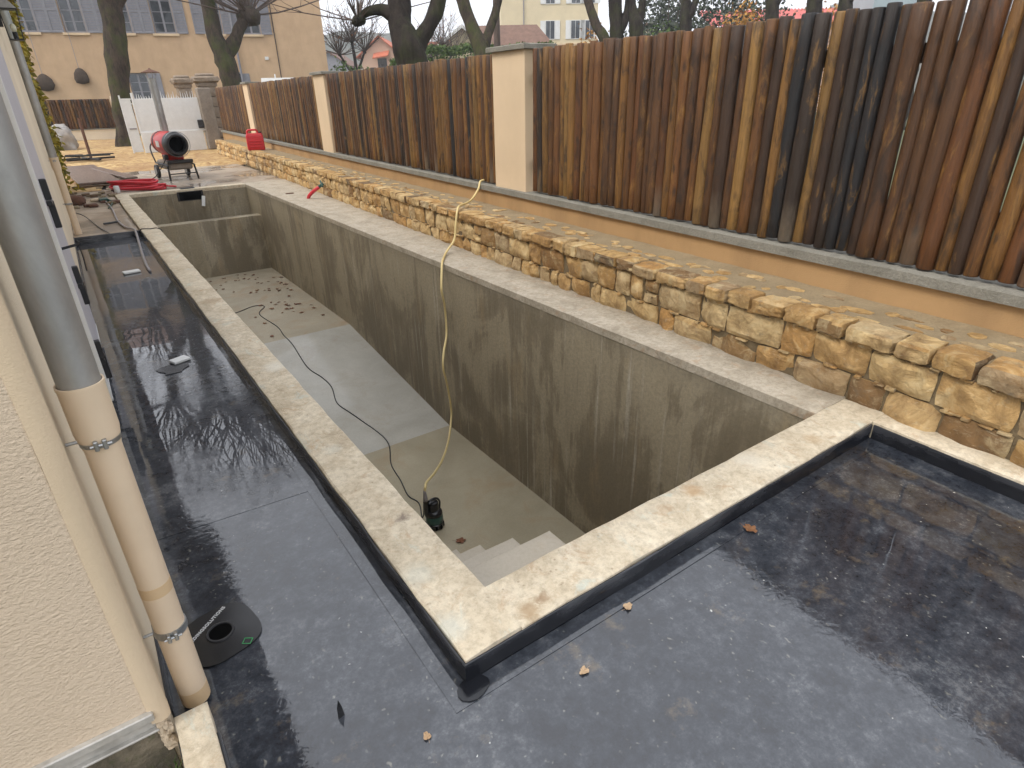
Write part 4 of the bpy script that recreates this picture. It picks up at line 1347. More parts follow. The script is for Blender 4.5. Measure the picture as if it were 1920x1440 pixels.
jc = thing('jerrycan', 'red plastic jerrycan standing on the far end of the stone wall', 'jerrycan', (WX(2.41, 14.9), 14.9, WALLH + .004), R(-14))
b = MB()
lv = [(0, .97), (.015, 1.0), (.30, 1.0), (.335, .96), (.37, .84)]
for z, s in lv:
    for (x, y) in [(-.195, -.10), (-.18, -.12), (.18, -.12), (.195, -.10), (.195, .10), (.18, .12), (-.18, .12), (-.195, .10)]:
        b.v.append((x * s, y * s, z))
for i in range(len(lv) - 1):
    for k in range(8):
        a, c = i * 8 + k, i * 8 + (k + 1) % 8
        b.f.append((a, c, c + 8, a + 8))
b.f.append(tuple(range(8))[::-1])
b.f.append(tuple(range(32, 40)))
b.build('body', MAT['redplastic'], jc, smooth=True, angle=35)
for z in (.07, .13, .19):
    MB().box(-.13, .13, -.128, -.118, z, z + .025, ch=.004).build('rib', MAT['redplastic'], jc)
MB().tube(smooth_path([(-.15, 0, .355), (-.14, 0, .42), (-.09, 0, .44), (.05, 0, .44), (.08, 0, .40), (.08, 0, .36)]), .022, 8).build('handle', MAT['redplastic'], jc, smooth=True)
MB().lathe([(.034, 0), (.034, .05), (.028, .055)], 14).build('cap', MAT['black'], jc, (.14, 0, .345), smooth=True, angle=40)

rh = MB()
for k in range(7):
    pts = []
    ox_, oy_ = rnd.uniform(-.05, .05), rnd.uniform(-.10, .10)
    ang = .5 + rnd.uniform(-.16, .16)
    la, lb_ = rnd.uniform(.40, .50), rnd.uniform(.10, .20)
    for q in range(29):
        a = 2 * math.pi * q / 28
        ex, ey = la * math.copysign(abs(math.cos(a)) ** .7, math.cos(a)), lb_ * math.copysign(abs(math.sin(a)) ** .9, math.sin(a))
        pts.append((.22 + ox_ + ex * math.cos(ang) + ey * math.sin(ang), 12.55 + oy_ - 1.3 * ex * math.sin(ang) + ey * math.cos(ang), .006 + .021 * k + .012 * math.sin(a * 2 + k)))
    rh.tube(pts, .018, 8, False)
rh.tube(smooth_path([(.6, 12.3, .05), (.75, 12.2, .03), (.86, 12.35, .0)]), .018, 8)
tag(rh.build('red_conduit_coil', MAT['redhose'], smooth=True), 'loose flattened coil of red conduit on the patio behind the pool', 'hose')
tag(MB().lathe([(.045, 0), (.05, .02), (.05, .10), (.04, .12)], 14).build('paint_pot', MAT['white'], loc=(-.12, 12.35, -.022), smooth=True, angle=40), 'small white pot at the far left kerb corner', 'pot')
for k, (x, y, rz, w, l, lab) in enumerate([(-.42, 16.3, R(3), .74, 4.6, 'large wet brown shuttering board lying beside the house'), (.06, 15.9, R(9), .22, 3.2, 'narrow brown plank along the edge of the large board')]):
    t = MB().box(-w / 2, w / 2, -l / 2, l / 2, 0, .035, ch=.004)
    tag(t.build('board', MAT['boards'], loc=(x, y, -.0 + .012 * k), rotz=rz), lab, 'board')
for k, (x, y, rz, l, lab) in enumerate([(-.50, 13.75, .2, .55, 'dark offcut plank pushed under the near edge of the board'), (-.30, 13.62, -.25, .40, 'short dark offcut lying across the longer one'), (-.62, 13.5, .5, .35, 'small rotten offcut nearest the house foot')]):
    tag(MB().box(-l / 2, l / 2, -.045, .045, 0, .03, ch=.004).build('offcut', MAT['plank'], loc=(x, y, -.03 + .016 * k), rotz=rz), lab, 'plank')
for k in range(26):
    x, y = rnd.uniform(-.88, -.15), rnd.uniform(10.6, 13.4)
    s = rnd.uniform(.04, .12)
    mb = rock(s * 1.4, s, s * .5, 2, .3, 200 + k, 4)
    tag(mb.build('rubble', MAT[rnd.choice(('rubble', 'rust', 'joint', 'plank', 'mortar'))], loc=(x, y, -.03 + s * .18), smooth=True, angle=35), 'small broken piece of building rubble on the muddy strip', 'rubble', 'rubble strewn on the muddy strip')
tag(rock(.26, .22, .17, 4, .25, 77, 3).build('earth_clod', MAT['rust'], loc=(-.79, 11.2, .03), smooth=True), 'brown clod of earth against the house foot', 'earth')
tag(MB().box(-.09, .09, -.03, .03, 0, .045, ch=.004).build('brick', MAT['rust'], loc=(-.62, 10.85, -.035), rotz=.3), 'red-brown brick lying beside the earth clod', 'brick')
b = MB().box(-.07, .07, -.10, .10, 0, .06, ch=.01).tube(smooth_path([(.05, .0, .04), (.10, -.3, .03), (.06, -.7, .02), (.0, -1.0, .02)]), .012, 6)
tag(b.build('junction_box', MAT['darkgreen'], loc=(-.40, 11.3, -.033)), 'dark green box at the end of the grey conduit', 'box')
tag(MB().tube([(-.10, 0, .02), (.10, .05, .02)], .015, 6).build('metal_rod', MAT['black'], loc=(-.46, 8.78, -.035)), 'short dark rod lying on the muddy strip', 'rod')

ub = thing('umbrella_base', 'black cross-shaped umbrella base with thin rusty post on the wood chips', 'stand', (-.13, 20.6, 0))
for k in range(4):
    a = k * math.pi / 2 + .3
    MB().box(0, .62, -.04, .04, .02, .07, Matrix.Rotation(a, 4, 'Z'), .008).build('foot', MAT['black'], ub)
MB().tube([(0, 0, .05), (.0, .1, 1.12)], .038, 8).build('post', MAT['rust'], ub, smooth=True, angle=40)
for k in range(9):
    a = rnd.uniform(0, 6.28)
    r_ = rnd.uniform(.3, .8)
    L = rnd.uniform(.35, .9)
    m_ = Matrix.Translation((-.25 + r_ * math.cos(a), 20.4 + r_ * math.sin(a) * .8, rnd.uniform(.03, .16))) @ Matrix.Rotation(rnd.uniform(-.4, .4), 4, 'Z')
    tag(MB().box(-L / 2, L / 2, -.03, .03, 0, .03, ch=.004).build('iron_bar', MAT['black'], loc=m_.translation, rotz=rnd.uniform(-.5, .5)), 'dark iron bar in the heap round the umbrella base', 'bar', 'iron bars heaped round the umbrella base')
tp = rock(.75, .9, .9, 7, .35, 91, 2.6)
tag(tp.build('covered_pile', MAT['tarp'], loc=(-.62, 26.8, .35), smooth=True), 'pile wrapped in grey plastic sheet beside the house vine', 'pile')

# ================================================================ gate and its posts
gt = thing('white_gate', 'white sheet-metal sliding gate with spiked top across the drive', 'gate', (2.4, 22.4, 0))
MB().box(-.90, .92, -.02, .02, .615, 1.58, ch=.004).build('upper_panel', MAT['white'], gt)
MB().box(-.93, .88, -.05, -.025, .0, .60, ch=.004).build('lower_panel', MAT['white'], gt)
MB().box(-.95, .95, -.045, .03, .585, .62, ch=.004).build('mid_rail', MAT['white'], gt)
for x in (-.93,):
    MB().box(x - .03, x + .03, -.03, .03, 0, 1.74, ch=.006).build('stile', MAT['white'], gt)
for k in range(26):
    x = -.88 + k * .07
    MB().tube([(x, 0, 1.57), (x + rnd.uniform(-.02, .02), 0, 1.57 + rnd.uniform(.06, .22))], [.014, .004], 5).build('spike', MAT['white'], gt)
MB().box(.76, .93, -.12, -.055, .66, .92, ch=.015).build('letter_box', MAT['rubber'], gt)
g2 = thing('side_gate', 'narrow white gate leaf behind the left courtyard tree', 'gate', (1.28, 22.5, 0))
MB().box(-.13, .13, -.02, .02, .03, 1.55, ch=.004).build('panel', MAT['white'], g2)
for sx in (-.15,):
    MB().box(sx - .02, sx + .02, -.03, .03, 0, 1.68, ch=.004).build('stile', MAT['white'], g2)
MB().box(-.10, .10, -.035, -.02, .70, .74).build('handle', MAT['greyplastic'], g2)
for z in (1.42, 1.55):
    MB().box(-.15, .15, -.03, .03, z, z + .04).build('rail', MAT['white'], g2)
gp = thing('gate_post', 'grey cement gate post at the end of the log fence', 'post', (3.55, 22.45, 0))
MB().box(-.20, .20, -.2, .2, 0, 1.86, ch=.02).build('shaft', MAT['postgrey'], gp)
def old_pillar(label, x, y, h, w):
    t = thing('stone_pillar', label, 'pillar', (x, y, 0), rnd.uniform(-.1, .1), 'old carved stone gate pillars')
    z = 0
    k = 0
    while z < h - .01:
        hh = min(.32, h - z)
        mb = rock(w, w, hh * 1.02, 3, .06, 400 + k, 9)
        mb.build('block', MAT['oldstone'], t, (0, 0, z + hh / 2), smooth=True, angle=40)
        z += hh
        k += 1
    rock(w * 1.15, w * 1.15, .14, 4, .12, 411, 7).build('neck', MAT['oldstone'], t, (0, 0, h + .05), smooth=True, angle=40)
    rock(w * 1.5, w * 1.5, .20, 4, .10, 412, 6).build('capital', MAT['oldstone'], t, (0, 0, h + .2), smooth=True, angle=40)
    rock(w * 1.05, w * 1.05, .12, 3, .15, 413, 5).build('finial', MAT['oldstone'], t, (0, 0, h + .33), smooth=True, angle=40)
old_pillar('nearer old stone gate pillar with wide carved capital', 3.82, 23.1, 1.92, .56)
old_pillar('farther old stone gate pillar, half hidden behind the white gate', 3.40, 25.0, 1.92, .48)
pw = thing('courtyard_fence', 'low wall with brown log panel at the far left of the courtyard', 'fence', (.5, 33.5, 0))
MB().box(-2.2, 1.25, 0, .3, -.1, .40).build('plinth', MAT['house_wall'], pw)
MB().box(1.17, 1.42, -.02, .3, .40, 1.75).build('end_pillar', MAT['house_wall'], pw)
MB().box(-2.2, 1.3, -.05, .32, .40, .44).build('sill', MAT['sill'], pw)
x = -2.1
while x < 1.1:
    o = link('pole', LOGS[rnd.randrange(7)], pw, (x, .12, .45))
    o.scale = (1, 1, .96)
    o.color = (*[c * .8 for c in rnd.choice(TONES)], 1)
    x += .112

# ================================================================ the salmon building across the courtyard
FR = math.atan2(-.243, .97)
bd = thing('courtyard_building', 'large salmon rendered building with grey shutters behind the courtyard', 'building', (4.554, 40.971, -.14), FR)
S0, S1, DEP = -11.0, 9.53, 9.0
wins = [(-5.3, 1.0), (-3.11, 1.0), (-.93, .95), (1.14, 1.05), (3.63, .85), (5.55, 1.0)]
rows = [(4.98, 7.05), (8.4, 10.2)]
fb = MB()
def wall_row(z0, z1, openings):
    x = S0
    for (c, w) in sorted(openings):
        fb.box(x, c - w / 2, 0, .35, z0, z1)
        x = c + w / 2
    fb.box(x, S1, 0, .35, z0, z1)
low = [(-.80, .95), (4.2, .8)]
fb.box(S0, S1, 0, .35, 0, 1.2)
wall_row(1.2, 3.08, low)
fb.box(S0, S1, 0, .35, 3.08, rows[0][0])
wall_row(rows[0][0], rows[0][1], wins)
fb.box(S0, S1, 0, .35, rows[0][1], rows[1][0])
wall_row(rows[1][0], rows[1][1], wins)
fb.box(S0, S1, 0, .35, rows[1][1], 11.7)
fb.build('front_wall', MAT['facade'], bd)
MB().box(S1 - .35, S1 - .001, .351, DEP, 0, 11.7).build('side_wall', MAT['facade'], bd)
MB().box(S0, S1 - .36, DEP - .3, DEP, 0, 11.7).build('back_wall', MAT['facade'], bd)
MB().box(S0 + .2, S1 - .4, .9, 1.0, 0, 11.5).build('room_dark', MAT['wood_dark'], bd)
rb = MB()
for (za, xo) in ((11.7, .5),):
    rb.add([(S0, -xo, 11.7), (S1 + .4, -xo, 11.7), (S1 + .4, DEP / 2, 14.2), (S0, DEP / 2, 14.2), (S1 + .4, DEP + xo, 11.7), (S0, DEP + xo, 11.7), (S0, -xo, 11.6), (S1 + .4, -xo, 11.6), (S1 + .4, DEP + xo, 11.6), (S0, DEP + xo, 11.6)], [(0, 1, 2, 3), (3, 2, 4, 5), (6, 9, 8, 7), (0, 6, 7, 1), (5, 4, 8, 9), (1, 7, 8, 4, 2), (0, 3, 5, 9, 6)])
rb.build('roof', MAT['roof_brown'], bd)
def window(c, w, z0, z1, shut=.58, sh=True):
    f = MB()
    f.box(c - w / 2, c - w / 2 + .07, .10, .16, z0, z1).box(c + w / 2 - .07, c + w / 2, .10, .16, z0, z1).box(c - w / 2 + .07, c + w / 2 - .07, .10, .16, z1 - .08, z1).box(c - w / 2 + .07, c + w / 2 - .07, .10, .16, z0, z0 + .09).box(c - .05, c + .05, .095, .165, z0 + .09, z1 - .08)
    nm = 4
    for q in range(1, nm):
        zz = z0 + (z1 - z0) * q / nm
        f.box(c - w / 2 + .07, c - .05, .105, .15, zz - .018, zz + .018).box(c + .05, c + w / 2 - .07, .105, .15, zz - .018, zz + .018)
    o = f.build('window', MAT['shutter_far'], bd)
    for sx in (-1, 1):
        for q in range(nm):
            za, zb = z0 + .09 + (z1 - z0 - .17) * q / nm, z0 + .09 + (z1 - z0 - .17) * (q + 1) / nm
            x0, x1 = (c - w / 2 + .07, c - .05) if sx < 0 else (c + .05, c + w / 2 - .07)
            MB().box(x0, x1, .120, .130, za, zb).build('pane', MAT['glass'], o)
    MB().box(c - w / 2 - .12, c + w / 2 + .12, -.10, .1, z0 - .12, z0 - .002, ch=.01).build('sill', MAT['pillar'], o)
    if sh:
        for sx in (-1, 1):
            x0 = c + sx * (w / 2 + .02) - (shut if sx < 0 else 0)
            s_ = MB()
            s_.box(x0, x0 + .07, -.06, -.015, z0, z1).box(x0 + shut - .07, x0 + shut, -.06, -.015, z0, z1)
            for za in (z0, (z0 + z1) / 2 - .04, z1 - .08):
                s_.box(x0 + .07, x0 + shut - .07, -.058, -.017, za, za + .08)
            for q in range(26):
                zz = z0 + .08 + (z1 - z0 - .16) * q / 26
                s_.add([(x0 + .07, -.052, zz), (x0 + shut - .07, -.052, zz), (x0 + shut - .07, -.024, zz + .07), (x0 + .07, -.024, zz + .07)], [(0, 1, 2, 3)])
            so = s_.build('shutter', MAT['shutter_far'], bd)
for (c, w) in wins:
    for (za, zb) in rows:
        window(c, w, za, zb)
window(-.80, .95, 1.2, 3.08, .5, False)
window(4.2, .8, 1.2, 3.08, .5, False)
MB().box(-.30, .34, -.05, -.01, 1.0, 3.06).build('shutter', MAT['shutter_far'], bd)
MB().box(4.62, 5.0, -.05, -.01, 1.0, 3.0).build('shutter', MAT['shutter_far'], bd)
MB().tube([(4.58, -.10, 0), (4.58, -.10, 11.5)], .06, 8).build('downpipe', MAT['shutter_far'], bd)
MB().tube([(6.74, -.03, .2), (6.78, -.03, 11.5)], .022, 6).build('conductor', MAT['black'], bd)
MB().box(6.02, 6.22, -.06, -.002, 3.70, 3.86).build('alarm_box', MAT['white'], bd)
for i, (s, z, lab) in enumerate([(-5.2, 2.66, 'larger dark round basket hanging on the salmon facade, left of the pair'), (-3.46, 2.92, 'smaller dark round basket hanging on the salmon facade, right of the pair')]):
    ca, sa = math.cos(FR), math.sin(FR)
    w_ = Vector((4.554 + s * ca, 40.971 + s * sa, z - .14)) + Vector((sa, -ca, 0)) * .14
    t = thing('hanging_basket', lab, 'basket', w_, FR)
    MB().lathe([(.06, -.42 + .06 * i), (.30, -.36 + .06 * i), (.43 - .08 * i, -.12), (.36 - .06 * i, .16), (.16, .36), (.03, .42)], 16, Matrix.Diagonal((1, .3, 1, 1))).build('bowl', MAT['wood_dark'], t, smooth=True, angle=50)
    MB().tube([(0, 0, .4), (-.02, .02, 2.9)], .014, 5).build('cord', MAT['greyplastic'], t)

# ================================================================ trees
def tree(label, base, trunk, limbs, seed=1, shoots=(26, 1.2, 2.8), bark='bark', leaves=0, group=None, twig_r=.011, name='pollard_tree'):
    """trunk: [(x, y, z, r)...] in world; limbs: list of the same; each limb's end is a pollard head that throws shoots"""
    r_ = random.Random(seed)
    t = thing(name, label, 'tree', base, 0, group)
    B0 = Vector(base)
    tb = MB()
    def wood(pts, n, sub=5):
        P = smooth_path([p[:3] for p in pts], sub)
        rr = []
        for i in range(len(pts) - 1):
            for k in range(sub):
                rr.append(pts[i][3] + (pts[i + 1][3] - pts[i][3]) * k / sub)
        rr.append(pts[-1][3])
        Q = []
        for i, p in enumerate(P):
            rr[i] *= 1 + .16 * mnoise.noise(Vector((p.x * 2, p.y * 2, p.z * 2.3 + seed)))
            Q.append(p - B0)
        tb.tube(Q, rr, n, True, .22)
    wood(trunk, 14)
    heads = [trunk[-1]]
    for l_ in limbs:
        wood(l_, 10)
        heads.append(l_[-1])
    for h in heads:
        for k in range(4):
            mb = rock(h[3] * 2.7, h[3] * 2.7, h[3] * 2.4, 3, .35, seed + k, 2.5)
            o_ = Vector(h[:3]) - B0 + Vector((r_.uniform(-1, 1), r_.uniform(-1, 1), r_.uniform(-.6, .8))) * h[3] * .7
            tb.add([Vector(p) + o_ for p in mb.v], mb.f)
    tb.build('trunk', MAT[bark], t, smooth=True)
    cb, lb = MB(), MB()
    nsh, l0, l1 = shoots
    for h in heads:
        H = Vector(h[:3]) - B0
        for k in range(nsh):
            a, e = r_.uniform(0, 6.283), r_.uniform(.05, 1.25)
            d = Vector((math.cos(a) * math.cos(e), math.sin(a) * math.cos(e), math.sin(e)))
            L = r_.uniform(l0, l1)
            p = H + d * h[3] * .8
            pts = [p.copy()]
            cur = d.copy()
            for q in range(5):
                cur = (cur + Vector((r_.uniform(-.18, .18), r_.uniform(-.18, .18), r_.uniform(-.05, .24)))).normalized()
                p = p + cur * L / 5
                pts.append(p.copy())
            cb.tube(pts, [twig_r * 1.5, twig_r * 1.3, twig_r * 1.1, twig_r * .8, twig_r * .55, twig_r * .3], 4, False)
            for q in range(r_.randint(2, 5)):
                i = r_.randint(1, 4)
                s = pts[i]
                dd = (cur + Vector((r_.uniform(-1, 1), r_.uniform(-1, 1), r_.uniform(-.6, .8)))).normalized()
                e1 = s + dd * L * .16
                e2 = e1 + (dd + Vector((0, 0, .25))).normalized() * L * .14
                cb.tube([s, e1, e2], [twig_r * .7, twig_r * .5, twig_r * .25], 3, False)
                if leaves and r_.random() < leaves:
                    def smp(e1=e1, e2=e2):
                        return e1.lerp(e2, r_.random()) + Vector((r_.uniform(-.1, .1), r_.uniform(-.1, .1), r_.uniform(-.15, .05)))
                    leaf_quads(lb, 5, smp, .07, .13, .8, r_)
    cb.build('crown', MAT['twig'], t)
    if lb.v:
        lb.build('leaves', MAT['leaf_brown'], t)
    return t
CT = 'bare pollarded trees round the courtyard'
tree('tall mossy pollarded tree in the courtyard left of the white gate', (1.40, 27.4, -.02),
     [(1.40, 27.4, -.1, .46), (1.42, 27.4, .35, .36), (1.55, 27.5, 1.4, .33), (1.80, 27.6, 3.0, .37), (2.05, 27.7, 4.6, .38), (2.0, 27.8, 7.0, .34), (1.9, 27.9, 9.5, .30), (2.0, 27.9, 11.6, .30)],
     [[(2.15, 27.7, 4.5, .24), (3.0, 27.5, 6.2, .24), (3.5, 27.2, 9.0, .22), (3.8, 27.1, 11.0, .22)], [(1.95, 27.8, 7.2, .22), (.9, 28.0, 8.8, .2), (.3, 28.2, 10.8, .2)], [(1.95, 27.8, 8.2, .22), (2.6, 28.4, 10.2, .2), (2.8, 28.6, 12.3, .2)], [(2.0, 27.7, 5.0, .16), (1.2, 27.3, 5.9, .13), (.6, 27.2, 6.3, .14)]], 3, (34, 3.6, 6.6), group=CT, twig_r=.026)
tree('forked mossy pollarded tree behind the stone gate pillars', (6.10, 29.9, -.14),
     [(6.1, 29.9, -.2, .6), (6.12, 29.9, 1.0, .48), (6.15, 29.9, 2.4, .42), (6.05, 29.95, 3.2, .42), (5.9, 30.1, 4.2, .31), (6.0, 30.4, 6.6, .28), (6.2, 30.5, 9.5, .26), (6.2, 30.6, 12.0, .26)],
     [[(6.2, 29.9, 3.2, .28), (6.65, 29.9, 3.85, .26), (7.1, 29.9, 4.5, .24), (7.45, 29.95, 4.75, .27)], [(6.0, 30.4, 6.4, .22), (5.2, 30.6, 8.2, .2), (4.8, 30.6, 10.8, .2)], [(6.1, 30.4, 7.4, .22), (7.2, 30.6, 9.6, .2), (7.6, 30.8, 12.2, .2)]], 5, (30, 3.2, 6.2), group=CT, twig_r=.024)
ST = 'bare street trees behind the log fence'
tree('nearest big dark tree right behind the log fence, with a drooping knuckled limb', (5.46, 11.0, -.14),
     [(5.46, 11.0, -.2, .42), (5.46, 11.0, .8, .35), (5.48, 11.02, 1.9, .315), (5.46, 11.1, 2.35, .30), (5.42, 11.3, 2.75, .255), (5.55, 11.5, 3.3, .22), (5.6, 11.7, 4.4, .2)],
     [[(5.50, 11.05, 2.1, .22), (5.72, 11.03, 2.5, .17), (5.98, 11.03, 2.82, .16), (6.22, 11.08, 3.2, .15), (6.6, 11.1, 4.2, .14)],
      [(5.38, 11.35, 2.90, .15), (5.22, 11.6, 3.03, .10), (5.02, 11.8, 3.02, .085), (4.86, 11.88, 2.93, .07), (4.80, 11.9, 2.86, .075)], ], 7, (20, 1.2, 2.6), 'bark_dark', group=ST, twig_r=.009)
tree('second forked tree behind the fence, lichen-spotted, near the cream gable', (11.62, 17.9, -.14),
     [(11.62, 17.9, -.2, .36), (11.62, 17.9, 1.5, .30), (11.60, 17.95, 2.75, .27), (11.45, 18.3, 3.6, .21), (11.3, 18.7, 4.6, .2)],
     [[(11.70, 17.95, 2.9, .19), (12.0, 18.05, 3.4, .16), (12.4, 18.15, 4.1, .14), (12.7, 18.2, 5.0, .13)]], 9, (26, 1.5, 3.2), 'bark', .5, ST, .011)
tree('slim leaning mossy tree left of the twin trunks behind the fence', (16.9, 17.1, -.14),
     [(16.9, 17.1, -.2, .3), (16.85, 17.2, 2.0, .26), (16.7, 17.4, 3.15, .20), (16.45, 17.7, 3.7, .16), (16.40, 18.1, 4.5, .15), (16.4, 18.3, 5.2, .14)], [], 11, (30, 1.4, 3.0), 'bark', .5, ST, .012)
tree('left one of the twin dark trunks behind the fence', (17.15, 17.15, -.14),
     [(17.15, 17.15, -.2, .34), (17.12, 17.2, 2.0, .28), (17.15, 17.3, 3.3, .25), (17.2, 17.5, 4.2, .25), (17.25, 17.7, 5.4, .2)],
     [[(17.2, 17.25, 3.4, .16), (17.5, 17.25, 3.9, .16), (17.75, 17.35, 4.6, .14), (17.9, 17.4, 5.4, .13)]], 13, (24, 1.4, 3.0), 'bark_dark', .3, ST, .012)
tree('right one of the twin dark trunks behind the fence', (17.7, 16.7, -.14),
     [(17.7, 16.7, -.2, .32), (17.65, 16.75, 2.0, .26), (17.7, 16.85, 3.5, .24), (17.72, 17.2, 4.3, .18), (17.7, 17.4, 5.4, .16)],
     [[(17.75, 16.9, 3.6, .15), (18.0, 16.95, 4.2, .14), (18.2, 17.1, 5.0, .13)]], 15, (24, 1.4, 3.0), 'bark_dark', .2, ST, .012)
for k, (x, y, lab) in enumerate([(22.9, 19.0, 'dark street tree left of the first autumn bush behind the fence'), (21.9, 14.1, 'dark street tree standing before the left part of the red sheet roof'), (23.15, 13.3, 'dark street tree standing before the middle of the red sheet roof'), (24.1, 12.6, 'slimmer dark street tree before the right end of the red sheet roof'), (27.0, 11.2, 'farthest right dark street tree behind the tall fence logs')]):
    dx = rnd.uniform(-.1, .2)
    tree(lab, (x, y, -.14), [(x, y, -.2, .36), (x, y, 2, .28), (x + dx * .5, y, 3.6, .25), (x + dx, y + .2, 4.8, .22), (x + dx * 1.5, y + .3, 6, .18)], [[(x + dx * .6, y, 4.2, .16), (x + .5, y, 5.0, .14), (x + .8, y, 6, .12)]], 17 + k, (22, 1.6, 3.2), 'bark_dark', .25, ST, .013)
tp_ = thing('utility_pole', 'grey timber utility pole behind the nearest fence pillar', 'pole', (14.6, 21.4, -.14))
MB().tube([(0, 0, 0), (.15, .3, 7.5)], [.15, .11], 10).build('shaft', MAT['twig'], tp_, smooth=True)
MB().box(-.8, .8, -.05, .05, 6.9, 7.05).build('cross_arm', MAT['wood_dark'], tp_)

def bush(name, label, cat, base, size, mat, n, leaf, seed, group=None, cone=False, stems=6):
    r_ = random.Random(seed)
    t = thing(name, label, cat, base, 0, group)
    lb, sb = MB(), MB()
    cl = []
    for k in range(26):
        while True:
            p = Vector((r_.uniform(-1, 1), r_.uniform(-1, 1), r_.uniform(0, 1)))
            rr_ = math.hypot(p.x, p.y)
            if (cone and rr_ < 1.05 * (1 - p.z)) or (not cone and rr_ ** 2 + (2 * p.z - 1) ** 2 < 1.1):
                break
        cl.append(Vector((p.x * size[0], p.y * size[1], p.z * size[2])))
    def smp():
        c = r_.choice(cl)
        s = .28 * min(size[0], size[1]) + .05
        v = Vector((r_.gauss(0, s), r_.gauss(0, s), r_.gauss(0, s * .7)))
        q = c + v
        q.z = max(.05, q.z)
        return q
    leaf_quads(lb, n, smp, leaf * .7, leaf * 1.3, .3, r_)
    lb.build('foliage' if not cone else 'crown', MAT[mat], t)
    for k in range(stems):
        c = r_.choice(cl)
        sb.tube([(r_.uniform(-.1, .1), r_.uniform(-.1, .1), 0), c * .5, c], [.05, .03, .01], 5)
    sb.build('stem' if not cone else 'trunk', MAT['twig'], t)
    return t
# long clipped hedge seen above the fence
hd = thing('hedge', 'long green clipped hedge below the pink and cream houses', 'hedge', (17.0, 28.0, -.14), math.atan2(-.50, .87))
b = MB()
def hs_():
    x = rnd.uniform(-3.6, 4.5)
    top = 3.72 + .16 * mnoise.noise(Vector((x * .8, 0, 0))) - (.5 if x < -1.9 else 0)
    f = rnd.random()
    if f < .6: return (x, -.55 + rnd.uniform(-.08, .12), rnd.uniform(1.2, top))
    return (x, rnd.uniform(-.6, .6), top + rnd.uniform(-.2, .12))
leaf_quads(b, 8000, hs_, .10, .2, -.2)
b.build('foliage', MAT['leaf_hedge'], hd)
MB().box(-3.5, 4.4, -.4, .4, .1, 2.5).build('inner_branches', MAT['wood_dark'], hd)
AB = 'autumn bushes behind the log fence'
bush('autumn_bush', 'orange autumn bush left of the twin trunks', 'bush', (20.6, 22.2, -.14), (1.0, .9, 4.3), 'leaf_autumn', 1500, .16, 31, AB)
bush('autumn_bush', 'yellow-orange autumn bush left of the red sheet roof', 'bush', (24.3, 17.2, -.14), (.9, .9, 4.7), 'leaf_autumn', 1500, .15, 33, AB)
bush('autumn_bush', 'orange autumn bush in front of the red sheet roof', 'bush', (28.6, 16.2, -.14), (.8, .8, 5.3), 'leaf_autumn', 2200, .12, 35, AB)
bush('green_bush', 'pale green bush below the grey conifer', 'bush', (21.5, 18.8, -.14), (.9, .9, 4.0), 'leaf_hedge', 1400, .14, 37)
bush('green_bush', 'small green shrub at the corner of the salmon building', 'bush', (14.9, 38.5, -.14), (1.2, 1.0, 3.4), 'leaf_hedge', 1500, .2, 39)
for k, (x, y, h, lab) in enumerate([(30.2, 26.5, 13, 'large grey-green conifer right of the twin trunks'), (33.5, 24.5, 12, 'second grey-green conifer behind the large one')]):
    bush('conifer_tree', lab, 'tree', (x, y, -.14), (3.0, 3.0, h), 'needle', 16000, .22, 41 + k, 'conifers behind the log fence', True, 10)
# bare scrub between the houses
for k, (x, y, lab) in enumerate([(17.9, 44.8, 'thin bare scrub tree beside the salmon building corner'), (26.1, 46.6, 'bare scrub tree between the pink house and the cream gable')]):
    tree(lab, (x, y, -.14), [(x, y, -.2, .2), (x, y, 2, .16), (x + .2, y, 3.6, .12), (x + .1, y, 5.0, .08)], [[(x + .1, y, 2.6, .09), (x - .9, y, 4.2, .07)], [(x + .1, y, 2.8, .09), (x + 1.0, y, 4.4, .07)]], 61 + k, (24, 1.5, 3.4), 'bark_dark', .25, 'bare scrub trees between the houses', .022, 'scrub_tree')

# ================================================================ houses behind
def house_box(t, w, d, h, wall, z0=0):
    MB().box(-w / 2, w / 2, 0, d, z0, h).build('wall', MAT[wall], t)
def gable_roof_x(t, w, d, h, rise, over, mat, name='roof', th=.16):
    """ridge runs along local y: the gable faces the viewer"""
    b = MB()
    for s in (-1, 1):
        p = [(s * (w / 2 + over), -over, h - over * rise / (w / 2)), (0, -over, h + rise), (0, d + over, h + rise), (s * (w / 2 + over), d + over, h - over * rise / (w / 2))]
        q = [(x, y, z + th) for x, y, z in p]
        f = [(0, 1, 2, 3), (7, 6, 5, 4), (0, 4, 5, 1), (1, 5, 6, 2), (2, 6, 7, 3), (3, 7, 4, 0)]
        b.add(p + q, f if s < 0 else [k[::-1] for k in f])
    o = b.build(name, MAT[mat], t)
    MB().add([(-w / 2, .001, h), (w / 2, .001, h), (0, .001, h + rise)], [(0, 1, 2)]).build('gable', t_wall(t), t)
    MB().add([(-w / 2, d - .001, h), (w / 2, d - .001, h), (0, d - .001, h + rise)], [(2, 1, 0)]).build('gable', t_wall(t), t)
    return o
def t_wall(t):
    return MAT[t['wallmat']]
def far_window(t, x, z, w, h, frame='white', shut=0, y=-.0):
    f = MB()
    f.box(x - w / 2 - .06, x + w / 2 + .06, y - .05, y - .005, z - .06, z + h + .06)
    o = f.build('window', MAT[frame], t)
    for s in (-1, 1):
        MB().box(x + (0.02 if s > 0 else -w / 2), x + (w / 2 if s > 0 else -.02), y - .06, y - .052, z, z + h).build('pane', MAT['glass'], o)
    if shut:
        for s in (-1, 1):
            xa = x + s * (w / 2 + .08) - (shut if s < 0 else 0)
            MB().box(xa, xa + shut, y - .07, y - .01, z - .04, z + h + .04).build('shutter', MAT['white'], t)
